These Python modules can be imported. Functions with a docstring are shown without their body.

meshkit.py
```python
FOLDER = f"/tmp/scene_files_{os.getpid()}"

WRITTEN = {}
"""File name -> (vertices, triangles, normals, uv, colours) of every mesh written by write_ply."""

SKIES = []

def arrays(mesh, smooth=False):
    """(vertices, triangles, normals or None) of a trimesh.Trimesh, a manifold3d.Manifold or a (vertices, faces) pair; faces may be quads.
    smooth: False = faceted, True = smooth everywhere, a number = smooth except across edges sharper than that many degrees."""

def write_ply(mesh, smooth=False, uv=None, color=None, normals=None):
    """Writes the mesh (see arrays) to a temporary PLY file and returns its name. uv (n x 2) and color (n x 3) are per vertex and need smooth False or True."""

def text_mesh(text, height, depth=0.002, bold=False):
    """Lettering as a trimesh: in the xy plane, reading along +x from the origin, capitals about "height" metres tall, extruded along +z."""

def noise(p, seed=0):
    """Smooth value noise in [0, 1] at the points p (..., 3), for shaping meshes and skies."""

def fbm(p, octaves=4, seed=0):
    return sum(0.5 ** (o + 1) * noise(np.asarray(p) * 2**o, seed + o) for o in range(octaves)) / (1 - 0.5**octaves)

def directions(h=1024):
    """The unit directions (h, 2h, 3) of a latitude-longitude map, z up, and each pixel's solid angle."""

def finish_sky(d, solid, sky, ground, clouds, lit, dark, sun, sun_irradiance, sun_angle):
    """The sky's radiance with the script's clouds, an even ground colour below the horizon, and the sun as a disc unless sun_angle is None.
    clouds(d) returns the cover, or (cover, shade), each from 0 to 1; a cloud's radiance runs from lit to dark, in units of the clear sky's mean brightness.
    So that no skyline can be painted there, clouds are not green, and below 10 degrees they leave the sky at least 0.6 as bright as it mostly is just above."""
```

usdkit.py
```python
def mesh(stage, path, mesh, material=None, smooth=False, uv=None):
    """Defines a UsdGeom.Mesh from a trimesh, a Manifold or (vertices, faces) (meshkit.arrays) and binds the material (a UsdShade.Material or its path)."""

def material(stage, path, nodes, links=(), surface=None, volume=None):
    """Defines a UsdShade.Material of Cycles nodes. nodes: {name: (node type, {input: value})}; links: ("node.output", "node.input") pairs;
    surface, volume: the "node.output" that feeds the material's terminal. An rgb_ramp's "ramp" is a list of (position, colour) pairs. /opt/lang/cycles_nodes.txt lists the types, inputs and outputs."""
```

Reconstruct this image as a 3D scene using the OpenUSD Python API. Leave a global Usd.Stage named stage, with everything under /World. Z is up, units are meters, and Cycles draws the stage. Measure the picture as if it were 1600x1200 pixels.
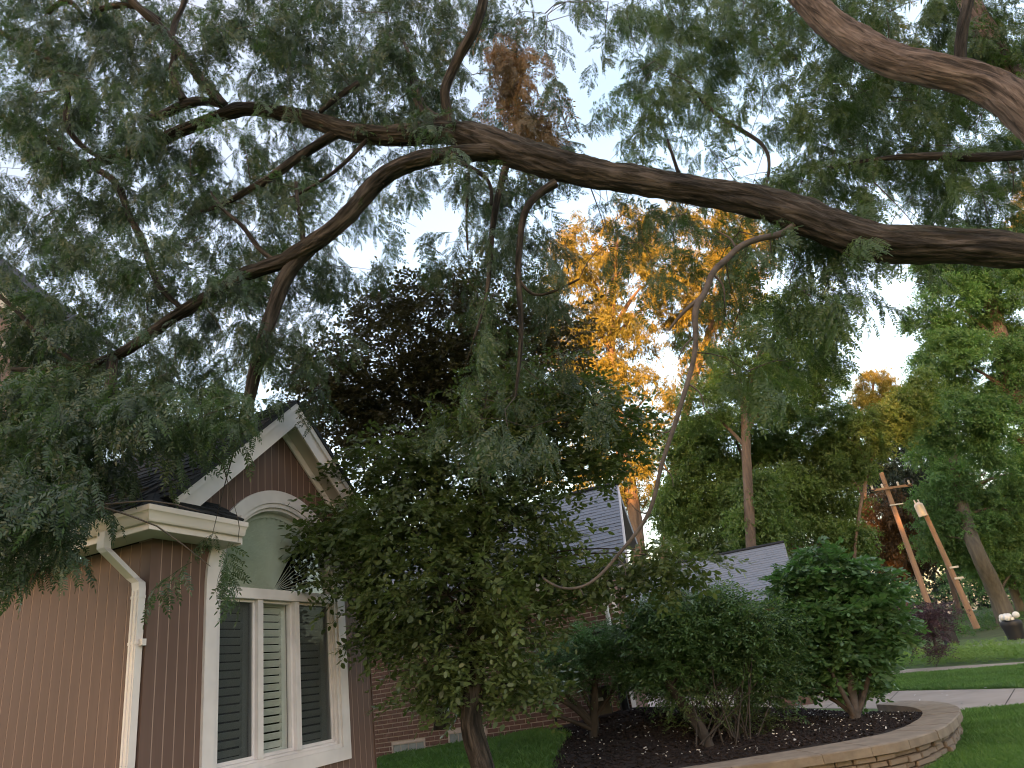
import math
import numpy as np, trimesh, usdkit, meshkit
from scipy.interpolate import CubicSpline
from pxr import Usd, UsdGeom, UsdLux, UsdShade, Gf, Sdf, Vt

stage = Usd.Stage.CreateInMemory()
UsdGeom.SetStageUpAxis(stage, "Z")
UsdGeom.SetStageMetersPerUnit(stage, 1.0)
UsdGeom.Xform.Define(stage, "/World")
UsdGeom.Scope.Define(stage, "/World/Looks")

# ------------------------------------------------------------------ camera
F, PITCH, ROLL, CZ = 1083.0, math.radians(23.0), math.radians(8.9), 1.6
fw = np.array([0, math.cos(PITCH), math.sin(PITCH)])
r0 = np.array([1.0, 0, 0]); u0 = np.cross(r0, fw)
cr, sr = math.cos(ROLL), math.sin(ROLL)
RT, UP = cr * r0 - sr * u0, sr * r0 + cr * u0
EYE = np.array([0, 0, CZ])
cam = UsdGeom.Camera.Define(stage, "/World/camera")
m4 = np.eye(4); m4[0, :3] = RT; m4[1, :3] = UP; m4[2, :3] = -fw; m4[3, :3] = EYE
cam.AddTransformOp().Set(Gf.Matrix4d(*[float(x) for x in m4.ravel()]))
cam.CreateHorizontalApertureAttr(36.0); cam.CreateVerticalApertureAttr(27.0)
cam.CreateFocalLengthAttr(36.0 * F / 1600.0)
EXPOSURE = 2.95
cam.CreateExposureAttr(EXPOSURE)

# ------------------------------------------------------------------ sky and sun
SUN_EL = math.radians(4.2)
SUN_AZ = math.atan2(-0.35, -0.937)
sun_dir = np.array([math.sin(SUN_AZ) * math.cos(SUN_EL), math.cos(SUN_AZ) * math.cos(SUN_EL), math.sin(SUN_EL)])
dome = UsdLux.DomeLight.Define(stage, "/World/sky")
dome.GetPrim().SetCustomDataByKey("kind", "structure")
sky_m = usdkit.material(stage, "/World/Looks/sky_light", {
    "sky": ("sky_texture", {"sky_type": "single_scattering", "sun_disc": False, "sun_elevation": SUN_EL, "sun_rotation": SUN_AZ, "air_density": 1.0, "aerosol_density": 2.2, "ozone_density": 1.0}),
    "tc": ("texture_coordinate", {}),
    "mp": ("mapping", {"scale": (1.0, 1.0, 2.5)}),
    "nz": ("noise_texture", {"scale": 1.6, "detail": 4.0, "roughness": 0.5}),
    "rp": ("rgb_ramp", {"ramp": [(0.3, (0.15, 0.15, 0.15)), (0.7, (0.45, 0.45, 0.45))]}),
    "mx": ("mix", {"color2": (1.30, 1.12, 1.26)}),
    "bg": ("background_shader", {"strength": 0.15})},
    [("tc.generated", "mp.vector"), ("mp.vector", "nz.vector"), ("nz.fac", "rp.fac"), ("rp.color", "mx.fac"), ("sky.color", "mx.color1"), ("mx.color", "bg.color")],
    surface="bg.background")
UsdShade.MaterialBindingAPI.Apply(dome.GetPrim()).Bind(sky_m)
sun = UsdLux.DistantLight.Define(stage, "/World/sun")
sun.CreateIntensityAttr(0.95); sun.CreateAngleAttr(0.5); sun.CreateNormalizeAttr(True)
sun.CreateColorAttr(Gf.Vec3f(1.0, 0.43, 0.13))
zl = sun_dir; xl = np.cross([0, 0, 1.0], zl); xl /= np.linalg.norm(xl); yl = np.cross(zl, xl)
ms = np.eye(4); ms[0, :3] = xl; ms[1, :3] = yl; ms[2, :3] = zl
sun.AddTransformOp().Set(Gf.Matrix4d(*[float(x) for x in ms.ravel()]))

# ------------------------------------------------------------------ geometry helpers
def ray(px, py): return fw * F + RT * (px - 800) - UP * (py - 600)
def at(px, py, Y):
    d = ray(px, py); return EYE + d * (Y / d[1])
def gz(px, py, z=0.0):
    d = ray(px, py); return EYE + d * ((z - CZ) / d[2])
def onplane(px, py, n, k):
    d = ray(px, py); return EYE + d * ((k - EYE @ n) / (d @ n))
def proj(p):
    p = np.asarray(p, float) - EYE; w = p @ fw
    return 800 + F * (p @ RT) / w, 600 - F * (p @ UP) / w
def depth(p): return (np.asarray(p) - EYE) @ fw

used = {}
def numbered(path):
    k = used.get(path, -1) + 1; used[path] = k
    return path if k == 0 else f"{path}_{k:03d}"
def path_of(parent): return "/World" if parent is None else str(parent.GetPath())
def tag(p, label=None, cat=None, group=None, kind=None):
    for k, v in (("label", label), ("category", cat), ("group", group), ("kind", kind)):
        if v: p.SetCustomDataByKey(k, v)
    return p
def obj(name, m, mat, parent=None, smooth=False, uv=None, label=None, cat=None, group=None, kind=None):
    if isinstance(m, list): m = cat_mesh(m)
    g = usdkit.mesh(stage, numbered(path_of(parent) + "/" + name), m, mat, smooth=smooth, uv=uv)
    return tag(g.GetPrim(), label, cat, group, kind)
def thing(name, label, cat, loc=(0, 0, 0), group=None):
    x = UsdGeom.Xform.Define(stage, numbered("/World/" + name))
    if any(loc): x.AddTranslateOp().Set(Gf.Vec3d(*map(float, loc)))
    return tag(x.GetPrim(), label, cat, group)
def part(name, parent, label=None):
    x = UsdGeom.Xform.Define(stage, numbered(path_of(parent) + "/" + name))
    return tag(x.GetPrim(), label)
def cat_mesh(ms):
    vs, fs, o = [], [], 0
    for m in ms:
        if hasattr(m, "vertices"): v, f = np.asarray(m.vertices), np.asarray(m.faces)
        else: v, f = np.asarray(m[0], float), np.asarray(m[1], int)
        if f.shape[1] == 4: f = np.vstack([f[:, [0, 1, 2]], f[:, [0, 2, 3]]])
        vs.append(v); fs.append(f + o); o += len(v)
    return np.vstack(vs), np.vstack(fs)
BOXF = np.array([[0, 3, 2, 1], [4, 5, 6, 7], [0, 1, 5, 4], [1, 2, 6, 5], [2, 3, 7, 6], [3, 0, 4, 7]])
def hexa(b, t):  # bottom 4 points ccw, top 4 points ccw
    return np.array(list(b) + list(t), float), BOXF
def prism(poly, axis0, axis1, axis2, o, d0, d1, holes=None):
    """poly (2d) in axes axis0, axis1 extruded along axis2 from d0 to d1"""
    from shapely.geometry import Polygon
    sh = poly if hasattr(poly, "exterior") else Polygon(poly, holes or [])
    m = trimesh.creation.extrude_polygon(sh, d1 - d0, engine="earcut")
    v = np.asarray(m.vertices)
    w = o + v[:, :1] * axis0 + v[:, 1:2] * axis1 + (v[:, 2:] + d0) * axis2
    f = np.asarray(m.faces)
    if np.dot(np.cross(axis0, axis1), axis2) < 0: f = f[:, ::-1]
    return w, f

def spline(ctrl, n):
    c = np.asarray(ctrl, float)
    d = np.r_[0, np.cumsum(np.maximum(np.linalg.norm(np.diff(c[:, :3], axis=0), axis=1), 1e-6))]
    s = np.linspace(0, d[-1], n)
    if len(c) > 2:
        xyz = CubicSpline(d, c[:, :3], bc_type="natural")(s)
    else:
        xyz = np.stack([np.interp(s, d, c[:, k]) for k in range(3)], 1)
    return xyz, np.interp(s, d, c[:, 3]), s
def tube(ctrl, n=12, sides=6, bark=0.0, seed=0, cap=True):
    p, r, s = spline(ctrl, n)
    t = np.gradient(p, axis=0); t /= np.linalg.norm(t, axis=1, keepdims=True) + 1e-9
    a = np.cross(t[0], [0, 0, 1.0] if abs(t[0][2]) < 0.9 else [1.0, 0, 0]); a /= np.linalg.norm(a)
    A = []
    for k in range(n):
        a = a - t[k] * (a @ t[k]); a /= np.linalg.norm(a); A.append(a)
    A = np.array(A); B = np.cross(t, A)
    th = np.arange(sides + 1) * 2 * np.pi / sides
    rr = np.broadcast_to(r[:, None], (n, sides + 1)).copy()
    if bark:
        q = np.stack(np.broadcast_arrays((np.cos(th) * 2.4)[None, :], (np.sin(th) * 2.4)[None, :], (s * 2.0)[:, None]), -1)
        q2 = np.stack(np.broadcast_arrays((np.cos(th) * 5.5)[None, :], (np.sin(th) * 5.5)[None, :], (s * 5.0)[:, None]), -1)
        tw = (s * 1.3)[:, None]
        q3 = np.stack([np.cos(th[None, :] + tw * .4) * 6.5, np.sin(th[None, :] + tw * .4) * 6.5, np.broadcast_to((s * 2.2)[:, None], rr.shape)], -1)
        f1 = meshkit.fbm(q, 3, seed) - 0.5
        f3 = np.abs(meshkit.noise(q3, seed + 9) - 0.5) * 2
        q4 = np.stack([np.cos(th[None, :] - tw * .5) * 10, np.sin(th[None, :] - tw * .5) * 10, np.broadcast_to((s * 4.5)[:, None], rr.shape)], -1)
        f4 = np.abs(meshkit.noise(q4, seed + 19) - 0.5) * 2
        rr *= 1 + bark * (0.9 * f1 + 0.75 * (np.sqrt(f3) - 0.6) + 0.45 * (np.sqrt(f4) - 0.6) + 0.25 * (meshkit.noise(q2, seed + 4) - 0.5))
    v = p[:, None] + rr[..., None] * (np.cos(th)[None, :, None] * A[:, None] + np.sin(th)[None, :, None] * B[:, None])
    i, j = np.meshgrid(np.arange(n - 1), np.arange(sides), indexing="ij")
    S = sides + 1
    f = np.stack([i * S + j, i * S + j + 1, (i + 1) * S + j + 1, (i + 1) * S + j], -1).reshape(-1, 4)
    f = np.vstack([f[:, [0, 1, 2]], f[:, [0, 2, 3]]])
    v = v.reshape(-1, 3); uv = np.stack(np.broadcast_arrays((th / 2 / np.pi * r.mean() * 6.28)[None, :], s[:, None]), -1).reshape(-1, 2)
    if cap:
        c0, c1 = len(v), len(v) + 1
        v = np.vstack([v, p[0], p[-1] + t[-1] * r[-1] * .5]); uv = np.vstack([uv, [0, 0], [0, s[-1]]])
        k = np.arange(sides)
        f = np.vstack([f, np.stack([np.full(sides, c0), k + 1, k], 1), np.stack([np.full(sides, c1), (n - 1) * S + k, (n - 1) * S + k + 1], 1)])
    return v, f, uv

# ------------------------------------------------------------------ materials
L = "/World/Looks/"
def noisy(name, c1, c2, scale=8.0, rough=0.7, bump=0.0, bscale=40.0, detail=4.0, c3=None, spec=0.4, stretch=(1, 1, 1), island=0.0, bdist=0.01):
    nodes = {"g": ("geometry", {}), "mp": ("mapping", {"scale": stretch}), "n": ("noise_texture", {"scale": scale, "detail": detail, "roughness": 0.6}),
             "r": ("rgb_ramp", {"ramp": [(0.25, c1), (0.75, c2)] if c3 is None else [(0.2, c1), (0.5, c2), (0.8, c3)]}),
             "p": ("principled_bsdf", {"roughness": rough, "specular_ior_level": spec})}
    links = [("g.position", "mp.vector"), ("mp.vector", "n.vector"), ("r.color", "p.base_color")]
    if island:
        nodes["ml"] = ("math", {"math_type": "multiply_add", "value2": island, "value3": -island / 2})
        nodes["ad"] = ("math", {"math_type": "add"})
        links += [("g.random_per_island", "ml.value1"), ("ml.value", "ad.value1"), ("n.fac", "ad.value2"), ("ad.value", "r.fac")]
    else:
        links += [("n.fac", "r.fac")]
    if bump:
        nodes["n2"] = ("noise_texture", {"scale": bscale, "detail": 5.0, "roughness": 0.65})
        nodes["b"] = ("bump", {"strength": bump, "distance": bdist})
        links += [("mp.vector", "n2.vector"), ("n2.fac", "b.height"), ("b.normal", "p.normal")]
    return usdkit.material(stage, L + name, nodes, links, surface="p.BSDF")

def leafmat(name, c1, c2, tcol, trans=0.3, rough=0.42, scale=1.2, spec=0.5, c3=None):
    nodes = {"g": ("geometry", {}), "n": ("noise_texture", {"scale": scale, "detail": 3.0, "roughness": 0.6}),
             "oi": ("object_info", {}),
             "ml": ("math", {"math_type": "multiply_add", "value2": 0.45, "value3": -0.22}), "ad": ("math", {"math_type": "add"}),
             "r": ("rgb_ramp", {"ramp": [(0.25, c1), (0.75, c2)] if c3 is None else [(0.2, c1), (0.55, c2), (0.85, c3)]}),
             "p": ("principled_bsdf", {"roughness": rough, "specular_ior_level": spec}),
             "tm": ("mix", {"mix_type": "multiply", "fac": 1.0, "color2": tcol}), "t": ("translucent_bsdf", {}), "m": ("mix_closure", {"fac": trans})}
    links = [("g.position", "n.vector"), ("g.random_per_island", "ml.value1"), ("ml.value", "ad.value1"), ("n.fac", "ad.value2"), ("ad.value", "r.fac"),
             ("r.color", "p.base_color"), ("r.color", "tm.color1"), ("tm.color", "t.color"), ("p.BSDF", "m.closure1"), ("t.BSDF", "m.closure2")]
    return usdkit.material(stage, L + name, nodes, links, surface="m.closure")

def barkmat(name, c1, c2, c3, us=22.0, vs=2.6, bump=1.0, moss=None):
    nodes = {"uv": ("uvmap", {"attribute": "st"}), "mp": ("mapping", {"scale": (us, vs, 1.0)}),
             "n": ("noise_texture", {"scale": 1.0, "detail": 6.0, "roughness": 0.65, "distortion": 0.6}),
             "g": ("geometry", {}), "n2": ("noise_texture", {"scale": 3.0, "detail": 3.0}),
             "av": ("mix_float", {"fac": 0.25}),
             "r": ("rgb_ramp", {"ramp": [(0.40, c1), (0.50, c2), (0.62, c3)]}),
             "b": ("bump", {"strength": bump, "distance": 0.05}), "p": ("principled_bsdf", {"roughness": 0.85, "specular_ior_level": 0.25})}
    links = [("uv.UV", "mp.vector"), ("mp.vector", "n.vector"), ("g.position", "n2.vector"), ("n.fac", "av.a"), ("n2.fac", "av.b"), ("av.result", "r.fac"),
             ("n.fac", "b.height"), ("b.normal", "p.normal")]
    if moss:
        nodes["sx"] = ("separate_xyz", {}); nodes["mr"] = ("map_range", {"from_min": 0.2, "from_max": 0.9, "clamp": True})
        nodes["mm"] = ("math", {"math_type": "multiply"}); nodes["mc"] = ("mix", {"color2": moss})
        links += [("g.normal", "sx.vector"), ("sx.z", "mr.value"), ("mr.result", "mm.value1"), ("n2.fac", "mm.value2"), ("mm.value", "mc.fac"), ("r.color", "mc.color1"), ("mc.color", "p.base_color")]
    else:
        links += [("r.color", "p.base_color")]
    return usdkit.material(stage, L + name, nodes, links, surface="p.BSDF")

M = {}
M["locust_bark"] = barkmat("locust_bark", (0.012, 0.0098, 0.0085), (0.040, 0.032, 0.027), (0.105, 0.083, 0.072), moss=(0.048, 0.05, 0.028))
M["pale_bark"] = barkmat("pale_bark", (0.045, 0.033, 0.028), (0.14, 0.10, 0.084), (0.25, 0.185, 0.16))
M["twig_bark"] = noisy("twig_bark", (0.03, 0.023, 0.018), (0.08, 0.062, 0.05), 6, 0.8)
M["pale_twig"] = noisy("pale_twig", (0.04, 0.031, 0.026), (0.13, 0.10, 0.085), 9, 0.8, bump=0.5, bscale=60)
M["grey_bark"] = noisy("grey_bark", (0.06, 0.055, 0.048), (0.15, 0.135, 0.115), 1.2, 0.85, bump=0.8, bscale=3, stretch=(4, 4, 0.6), bdist=0.1)
M["far_bark"] = noisy("far_bark", (0.07, 0.05, 0.04), (0.19, 0.135, 0.105), 1.2, 0.85, bump=0.8, bscale=3, stretch=(4, 4, 0.6), bdist=0.1)
M["locust_leaf"] = leafmat("locust_leaf", (0.0413, 0.0633, 0.033), (0.0908, 0.1348, 0.0633), (0.9, 1.3, 0.5), 0.30, 0.40, 1.1, c3=(0.165, 0.2132, 0.1032))
M["locust_leaf_light"] = leafmat("locust_leaf_light", (0.0525, 0.0875, 0.03), (0.0975, 0.15, 0.045), (1.0, 1.3, 0.5), 0.35, 0.45, 0.9, c3=(0.1625, 0.2125, 0.0625))
M["rust_leaf"] = leafmat("rust_leaf", (0.13, 0.10, 0.05), (0.28, 0.16, 0.075), (1.2, 0.8, 0.5), 0.40, 0.5, 2.0, c3=(0.42, 0.22, 0.10))
M["shade_leaf"] = leafmat("shade_leaf", (0.0761, 0.1048, 0.0406), (0.1656, 0.2163, 0.0811), (1.0, 1.2, 0.5), 0.33, 0.36, 1.0, c3=(0.3042, 0.34, 0.1352))
M["plum_leaf"] = leafmat("plum_leaf", (0.055, 0.050, 0.028), (0.115, 0.108, 0.055), (1.1, 1.1, 0.6), 0.32, 0.38, 1.6, c3=(0.15, 0.165, 0.075))
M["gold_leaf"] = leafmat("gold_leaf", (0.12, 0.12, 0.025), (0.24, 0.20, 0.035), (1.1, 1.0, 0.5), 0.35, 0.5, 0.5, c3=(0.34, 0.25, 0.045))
M["mid_leaf"] = leafmat("mid_leaf", (0.0791, 0.1265, 0.0403), (0.151, 0.23, 0.0661), (1.0, 1.3, 0.5), 0.33, 0.5, 0.45, c3=(0.23, 0.309, 0.0862))
M["olive_leaf"] = leafmat("olive_leaf", (0.0605, 0.077, 0.0275), (0.1265, 0.1485, 0.0462), (1.1, 1.2, 0.5), 0.33, 0.5, 0.4, c3=(0.22, 0.22, 0.0605))
M["right_leaf"] = leafmat("right_leaf", (0.079, 0.1513, 0.0592), (0.1513, 0.2795, 0.102), (0.9, 1.3, 0.5), 0.35, 0.5, 0.4, c3=(0.2385, 0.34, 0.1398))
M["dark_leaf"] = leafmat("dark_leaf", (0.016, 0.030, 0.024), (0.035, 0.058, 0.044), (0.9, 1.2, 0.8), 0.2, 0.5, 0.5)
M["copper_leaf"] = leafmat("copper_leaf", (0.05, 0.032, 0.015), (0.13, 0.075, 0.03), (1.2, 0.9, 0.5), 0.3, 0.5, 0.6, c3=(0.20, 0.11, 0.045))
M["shrub_leaf"] = leafmat("shrub_leaf", (0.0878, 0.1615, 0.0702), (0.172, 0.2984, 0.1193), (0.9, 1.2, 0.5), 0.34, 0.36, 1.3, c3=(0.2984, 0.34, 0.193))
M["yew_leaf"] = leafmat("yew_leaf", (0.0762, 0.1323, 0.0502), (0.1484, 0.2526, 0.0882), (0.9, 1.2, 0.5), 0.30, 0.38, 1.0, c3=(0.2606, 0.34, 0.1103))
M["purple_leaf"] = leafmat("purple_leaf", (0.052, 0.0286, 0.039), (0.1105, 0.0585, 0.078), (1.2, 0.7, 0.8), 0.25, 0.45, 2.0, c3=(0.182, 0.1105, 0.13))
M["cover_leaf"] = leafmat("cover_leaf", (0.1458, 0.2592, 0.0567), (0.2592, 0.34, 0.0891), (1.0, 1.2, 0.5), 0.3, 0.5, 1.0, c3=(0.34, 0.34, 0.1458))
M["grass_blade"] = leafmat("grass_blade", (0.0878, 0.1755, 0.0456), (0.1492, 0.2721, 0.0702), (1.0, 1.2, 0.5), 0.3, 0.5, 0.8, c3=(0.2106, 0.34, 0.0983))
M["siding"] = noisy("siding_paint", (0.126, 0.074, 0.060), (0.168, 0.100, 0.083), 1.6, 0.62, bump=0.25, bscale=30, stretch=(6, 6, 0.5), island=0.5, bdist=0.004)
M["groove"] = noisy("groove_paint", (0.33, 0.225, 0.185), (0.38, 0.26, 0.215), 3, 0.7)
M["trim"] = noisy("trim_paint", (0.58, 0.53, 0.54), (0.78, 0.72, 0.73), 2.2, 0.5, bump=0.12, bscale=25, bdist=0.003)
M["gutter"] = noisy("gutter_paint", (0.63, 0.56, 0.55), (0.73, 0.66, 0.65), 2.0, 0.35)
M["soffit"] = noisy("soffit_paint", (0.48, 0.44, 0.42), (0.54, 0.50, 0.48), 2.0, 0.6)
M["shutter"] = noisy("shutter_paint", (0.62, 0.63, 0.60), (0.70, 0.71, 0.68), 3.0, 0.5)
M["dark_shingle"] = noisy("dark_shingle", (0.022, 0.024, 0.030), (0.055, 0.058, 0.068), 30, 0.85, bump=0.5, bscale=150, island=0.6)
M["grey_shingle"] = noisy("grey_shingle", (0.20, 0.21, 0.245), (0.38, 0.39, 0.44), 6, 0.85, bump=0.4, bscale=90, island=0.9)
M["brick"] = noisy("brick_clay", (0.18, 0.098, 0.082), (0.31, 0.18, 0.15), 7, 0.85, bump=0.4, bscale=50, c3=(0.42, 0.27, 0.225), island=0.7)
M["mortar"] = noisy("mortar", (0.52, 0.43, 0.39), (0.64, 0.54, 0.49), 20, 0.9)
M["stone"] = noisy("wall_stone", (0.24, 0.185, 0.145), (0.38, 0.30, 0.24), 9, 0.85, bump=0.7, bscale=45, c3=(0.52, 0.43, 0.36), island=0.7)
M["capstone"] = noisy("cap_stone", (0.22, 0.17, 0.13), (0.36, 0.29, 0.225), 5, 0.85, bump=0.5, bscale=60, island=0.3)
M["wallgap"] = noisy("wall_gap", (0.03, 0.022, 0.018), (0.06, 0.045, 0.036), 20, 0.95)
M["concrete"] = noisy("concrete", (0.25, 0.205, 0.175), (0.36, 0.30, 0.26), 1.1, 0.85, bump=0.25, bscale=70)
M["asphalt"] = noisy("asphalt", (0.12, 0.115, 0.12), (0.17, 0.16, 0.165), 2.0, 0.85, bump=0.3, bscale=60)
M["lawn"] = noisy("lawn_soil", (0.050, 0.085, 0.026), (0.100, 0.155, 0.042), 1.3, 0.9, bump=0.8, bscale=90, bdist=0.03)
M["bank"] = noisy("bank_soil", (0.045, 0.060, 0.026), (0.09, 0.115, 0.045), 0.8, 0.9, bump=0.8, bscale=12, bdist=0.1)
M["mulch"] = noisy("mulch_soil", (0.016, 0.011, 0.010), (0.045, 0.030, 0.027), 14, 0.95, bump=1.0, bscale=60, bdist=0.03)
M["mulch_chip"] = noisy("mulch_chip", (0.022, 0.014, 0.013), (0.062, 0.040, 0.036), 5, 0.9, island=0.8)
M["petal"] = noisy("pale_petal", (0.55, 0.50, 0.47), (0.75, 0.70, 0.66), 4, 0.7)
M["pole"] = noisy("pole_wood", (0.20, 0.125, 0.085), (0.33, 0.21, 0.145), 1.0, 0.85, stretch=(5, 5, 0.4), bump=0.5, bscale=5)
M["insulator"] = noisy("glazed_ceramic", (0.5, 0.46, 0.42), (0.62, 0.58, 0.53), 3, 0.3)
M["black"] = noisy("black_plastic", (0.012, 0.012, 0.016), (0.022, 0.022, 0.028), 3, 0.45)
M["white"] = noisy("white_plastic", (0.70, 0.68, 0.66), (0.78, 0.76, 0.74), 3, 0.4)
M["glassblock"] = noisy("glass_block", (0.26, 0.29, 0.30), (0.40, 0.43, 0.44), 9, 0.15, spec=0.8)
M["room"] = noisy("dark_interior", (0.010, 0.010, 0.011), (0.02, 0.02, 0.021), 3, 0.9)
M["pane"] = usdkit.material(stage, L + "window_glass", {"f": ("layer_weight", {"blend": 0.5}), "pw": ("math", {"math_type": "power", "value2": 4.0}), "ma": ("math", {"math_type": "multiply_add", "value2": 0.8, "value3": 0.10}),
    "t": ("transparent_bsdf", {"color": (0.88, 0.90, 0.89)}), "g": ("glossy_bsdf", {"roughness": 0.0, "color": (0.95, 0.95, 0.95)}), "m": ("mix_closure", {})},
    [("f.facing", "pw.value1"), ("pw.value", "ma.value1"), ("ma.value", "m.fac"), ("t.BSDF", "m.closure1"), ("g.BSDF", "m.closure2")], surface="m.closure")
M["sheen_shade"] = noisy("pleated_shade", (0.60, 0.64, 0.58), (0.68, 0.72, 0.66), 5, 0.6)
# ------------------------------------------------------------------ frames
A_ = math.radians(19.6)
AU = np.array([math.sin(A_), math.cos(A_), 0.0]); AN = np.array([math.cos(A_), -math.sin(A_), 0.0]); Z = np.array([0, 0, 1.0])
def W(u, n, z): return u * AU + n * AN + z * Z
def ubox(u0_, u1_, n0_, n1_, z0_, z1_):
    b = [W(u0_, n0_, z0_), W(u0_, n1_, z0_), W(u1_, n1_, z0_), W(u1_, n0_, z0_)]
    t = [p + Z * (z1_ - z0_) for p in b]
    return hexa(b[::-1], t[::-1])
def inv(p): return float(p @ AU), float(p @ AN), float(p[2])
rng = np.random.default_rng(7)
from shapely.geometry import Polygon, Point, box as sbox, LineString
from shapely.ops import unary_union
from scipy.interpolate import LinearNDInterpolator
from scipy.spatial import Delaunay, cKDTree

# ------------------------------------------------------------------ terrain
def bank_h(x, y):
    return 0.12 * np.clip(x - 23.2, 0, 12) * np.clip((y - 22) / 12, 0, 1)
def sheet(poly, hf, step, dz, mat, name, **kw):
    poly = Polygon(poly) if not hasattr(poly, "exterior") else poly
    x0, y0, x1, y1 = poly.bounds
    gx, gy = np.meshgrid(np.arange(x0, x1, step), np.arange(y0, y1, step))
    pts = np.c_[gx.ravel(), gy.ravel()]
    import shapely
    pts = pts[shapely.contains_xy(poly.buffer(-step * 0.3), pts[:, 0], pts[:, 1])]
    ln = poly.exterior
    bd = np.array([ln.interpolate(d).coords[0] for d in np.arange(0, ln.length, step)] + list(ln.coords)[:-1])
    pts = np.unique(np.vstack([pts, bd]).round(4), axis=0)
    tri = Delaunay(pts).simplices
    c = pts[tri].mean(1)
    tri = tri[shapely.contains_xy(poly, c[:, 0], c[:, 1])]
    a, b, cc = pts[tri[:, 0]], pts[tri[:, 1]], pts[tri[:, 2]]
    area = (b[:, 0] - a[:, 0]) * (cc[:, 1] - a[:, 1]) - (b[:, 1] - a[:, 1]) * (cc[:, 0] - a[:, 0])
    tri = tri[np.abs(area) > 1e-7]; area = area[np.abs(area) > 1e-7]
    tri[area < 0] = tri[area < 0][:, ::-1]
    z = hf(pts[:, 0], pts[:, 1]) + dz
    return obj(name, (np.c_[pts, z], tri), M[mat], smooth=True, kind="structure", **kw)
# the base ground reaches the horizon
xs = np.unique(np.r_[-400, -200, -100, np.arange(-60, 80, 4.0), 100, 160, 260, 400]); ys = np.unique(np.r_[-400, -200, -100, np.arange(-60, 100, 4.0), 140, 220, 400])
gx, gy = np.meshgrid(xs, ys); nx = len(xs)
i, j = np.meshgrid(np.arange(len(ys) - 1), np.arange(nx - 1), indexing="ij")
gf = np.stack([i * nx + j, i * nx + j + 1, (i + 1) * nx + j + 1, (i + 1) * nx + j], -1).reshape(-1, 4)
obj("ground", (np.c_[gx.ravel(), gy.ravel(), bank_h(gx, gy).ravel()], gf), M["lawn"], kind="structure", smooth=True)
flat = lambda x, y: 0 * x
def pxpoly(pts): return [tuple(gz(*p)[:2]) for p in pts]
drive = [(1135, 1107), (1260, 1107), (1465, 1108), (1500, 1110), (1600, 1103), (1800, 1089), (1800, 1064), (1600, 1076), (1400, 1080), (1260, 1080), (1135, 1080)]
sheet(pxpoly(drive), flat, 0.6, 0.006, "concrete", "driveway")
DRV = stage.GetPrimAtPath("/World/driveway")
def joint(a, b, w=.018):
    a, b = gz(*a)[:2], gz(*b)[:2]; d = (b - a) / np.linalg.norm(b - a); s = np.array([-d[1], d[0]]) * w / 2
    obj("joint", (np.array([(*(a - s), .010), (*(b - s), .010), (*(b + s), .010), (*(a + s), .010)]), np.array([[0, 1, 2, 3]])), M["wallgap"], DRV)
for ja, jb in (((1569, 1105), (1586, 1077)), ((1378, 1107), (1404, 1080.5)), ((1290, 1107), (1330, 1081))): joint(ja, jb)
path_ = [(1385, 1057), (1500, 1048), (1600, 1040.5), (1800, 1027), (1800, 1022), (1600, 1034.5), (1500, 1040.5), (1385, 1048)]
sheet(pxpoly(path_), flat, 0.8, 0.006, "concrete", "path")
road = [(1392, 1023), (1490, 1018), (1600, 1013.5), (1800, 1003), (1800, 978), (1600, 995), (1525, 1001), (1447, 1010), (1392, 1014)]
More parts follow.
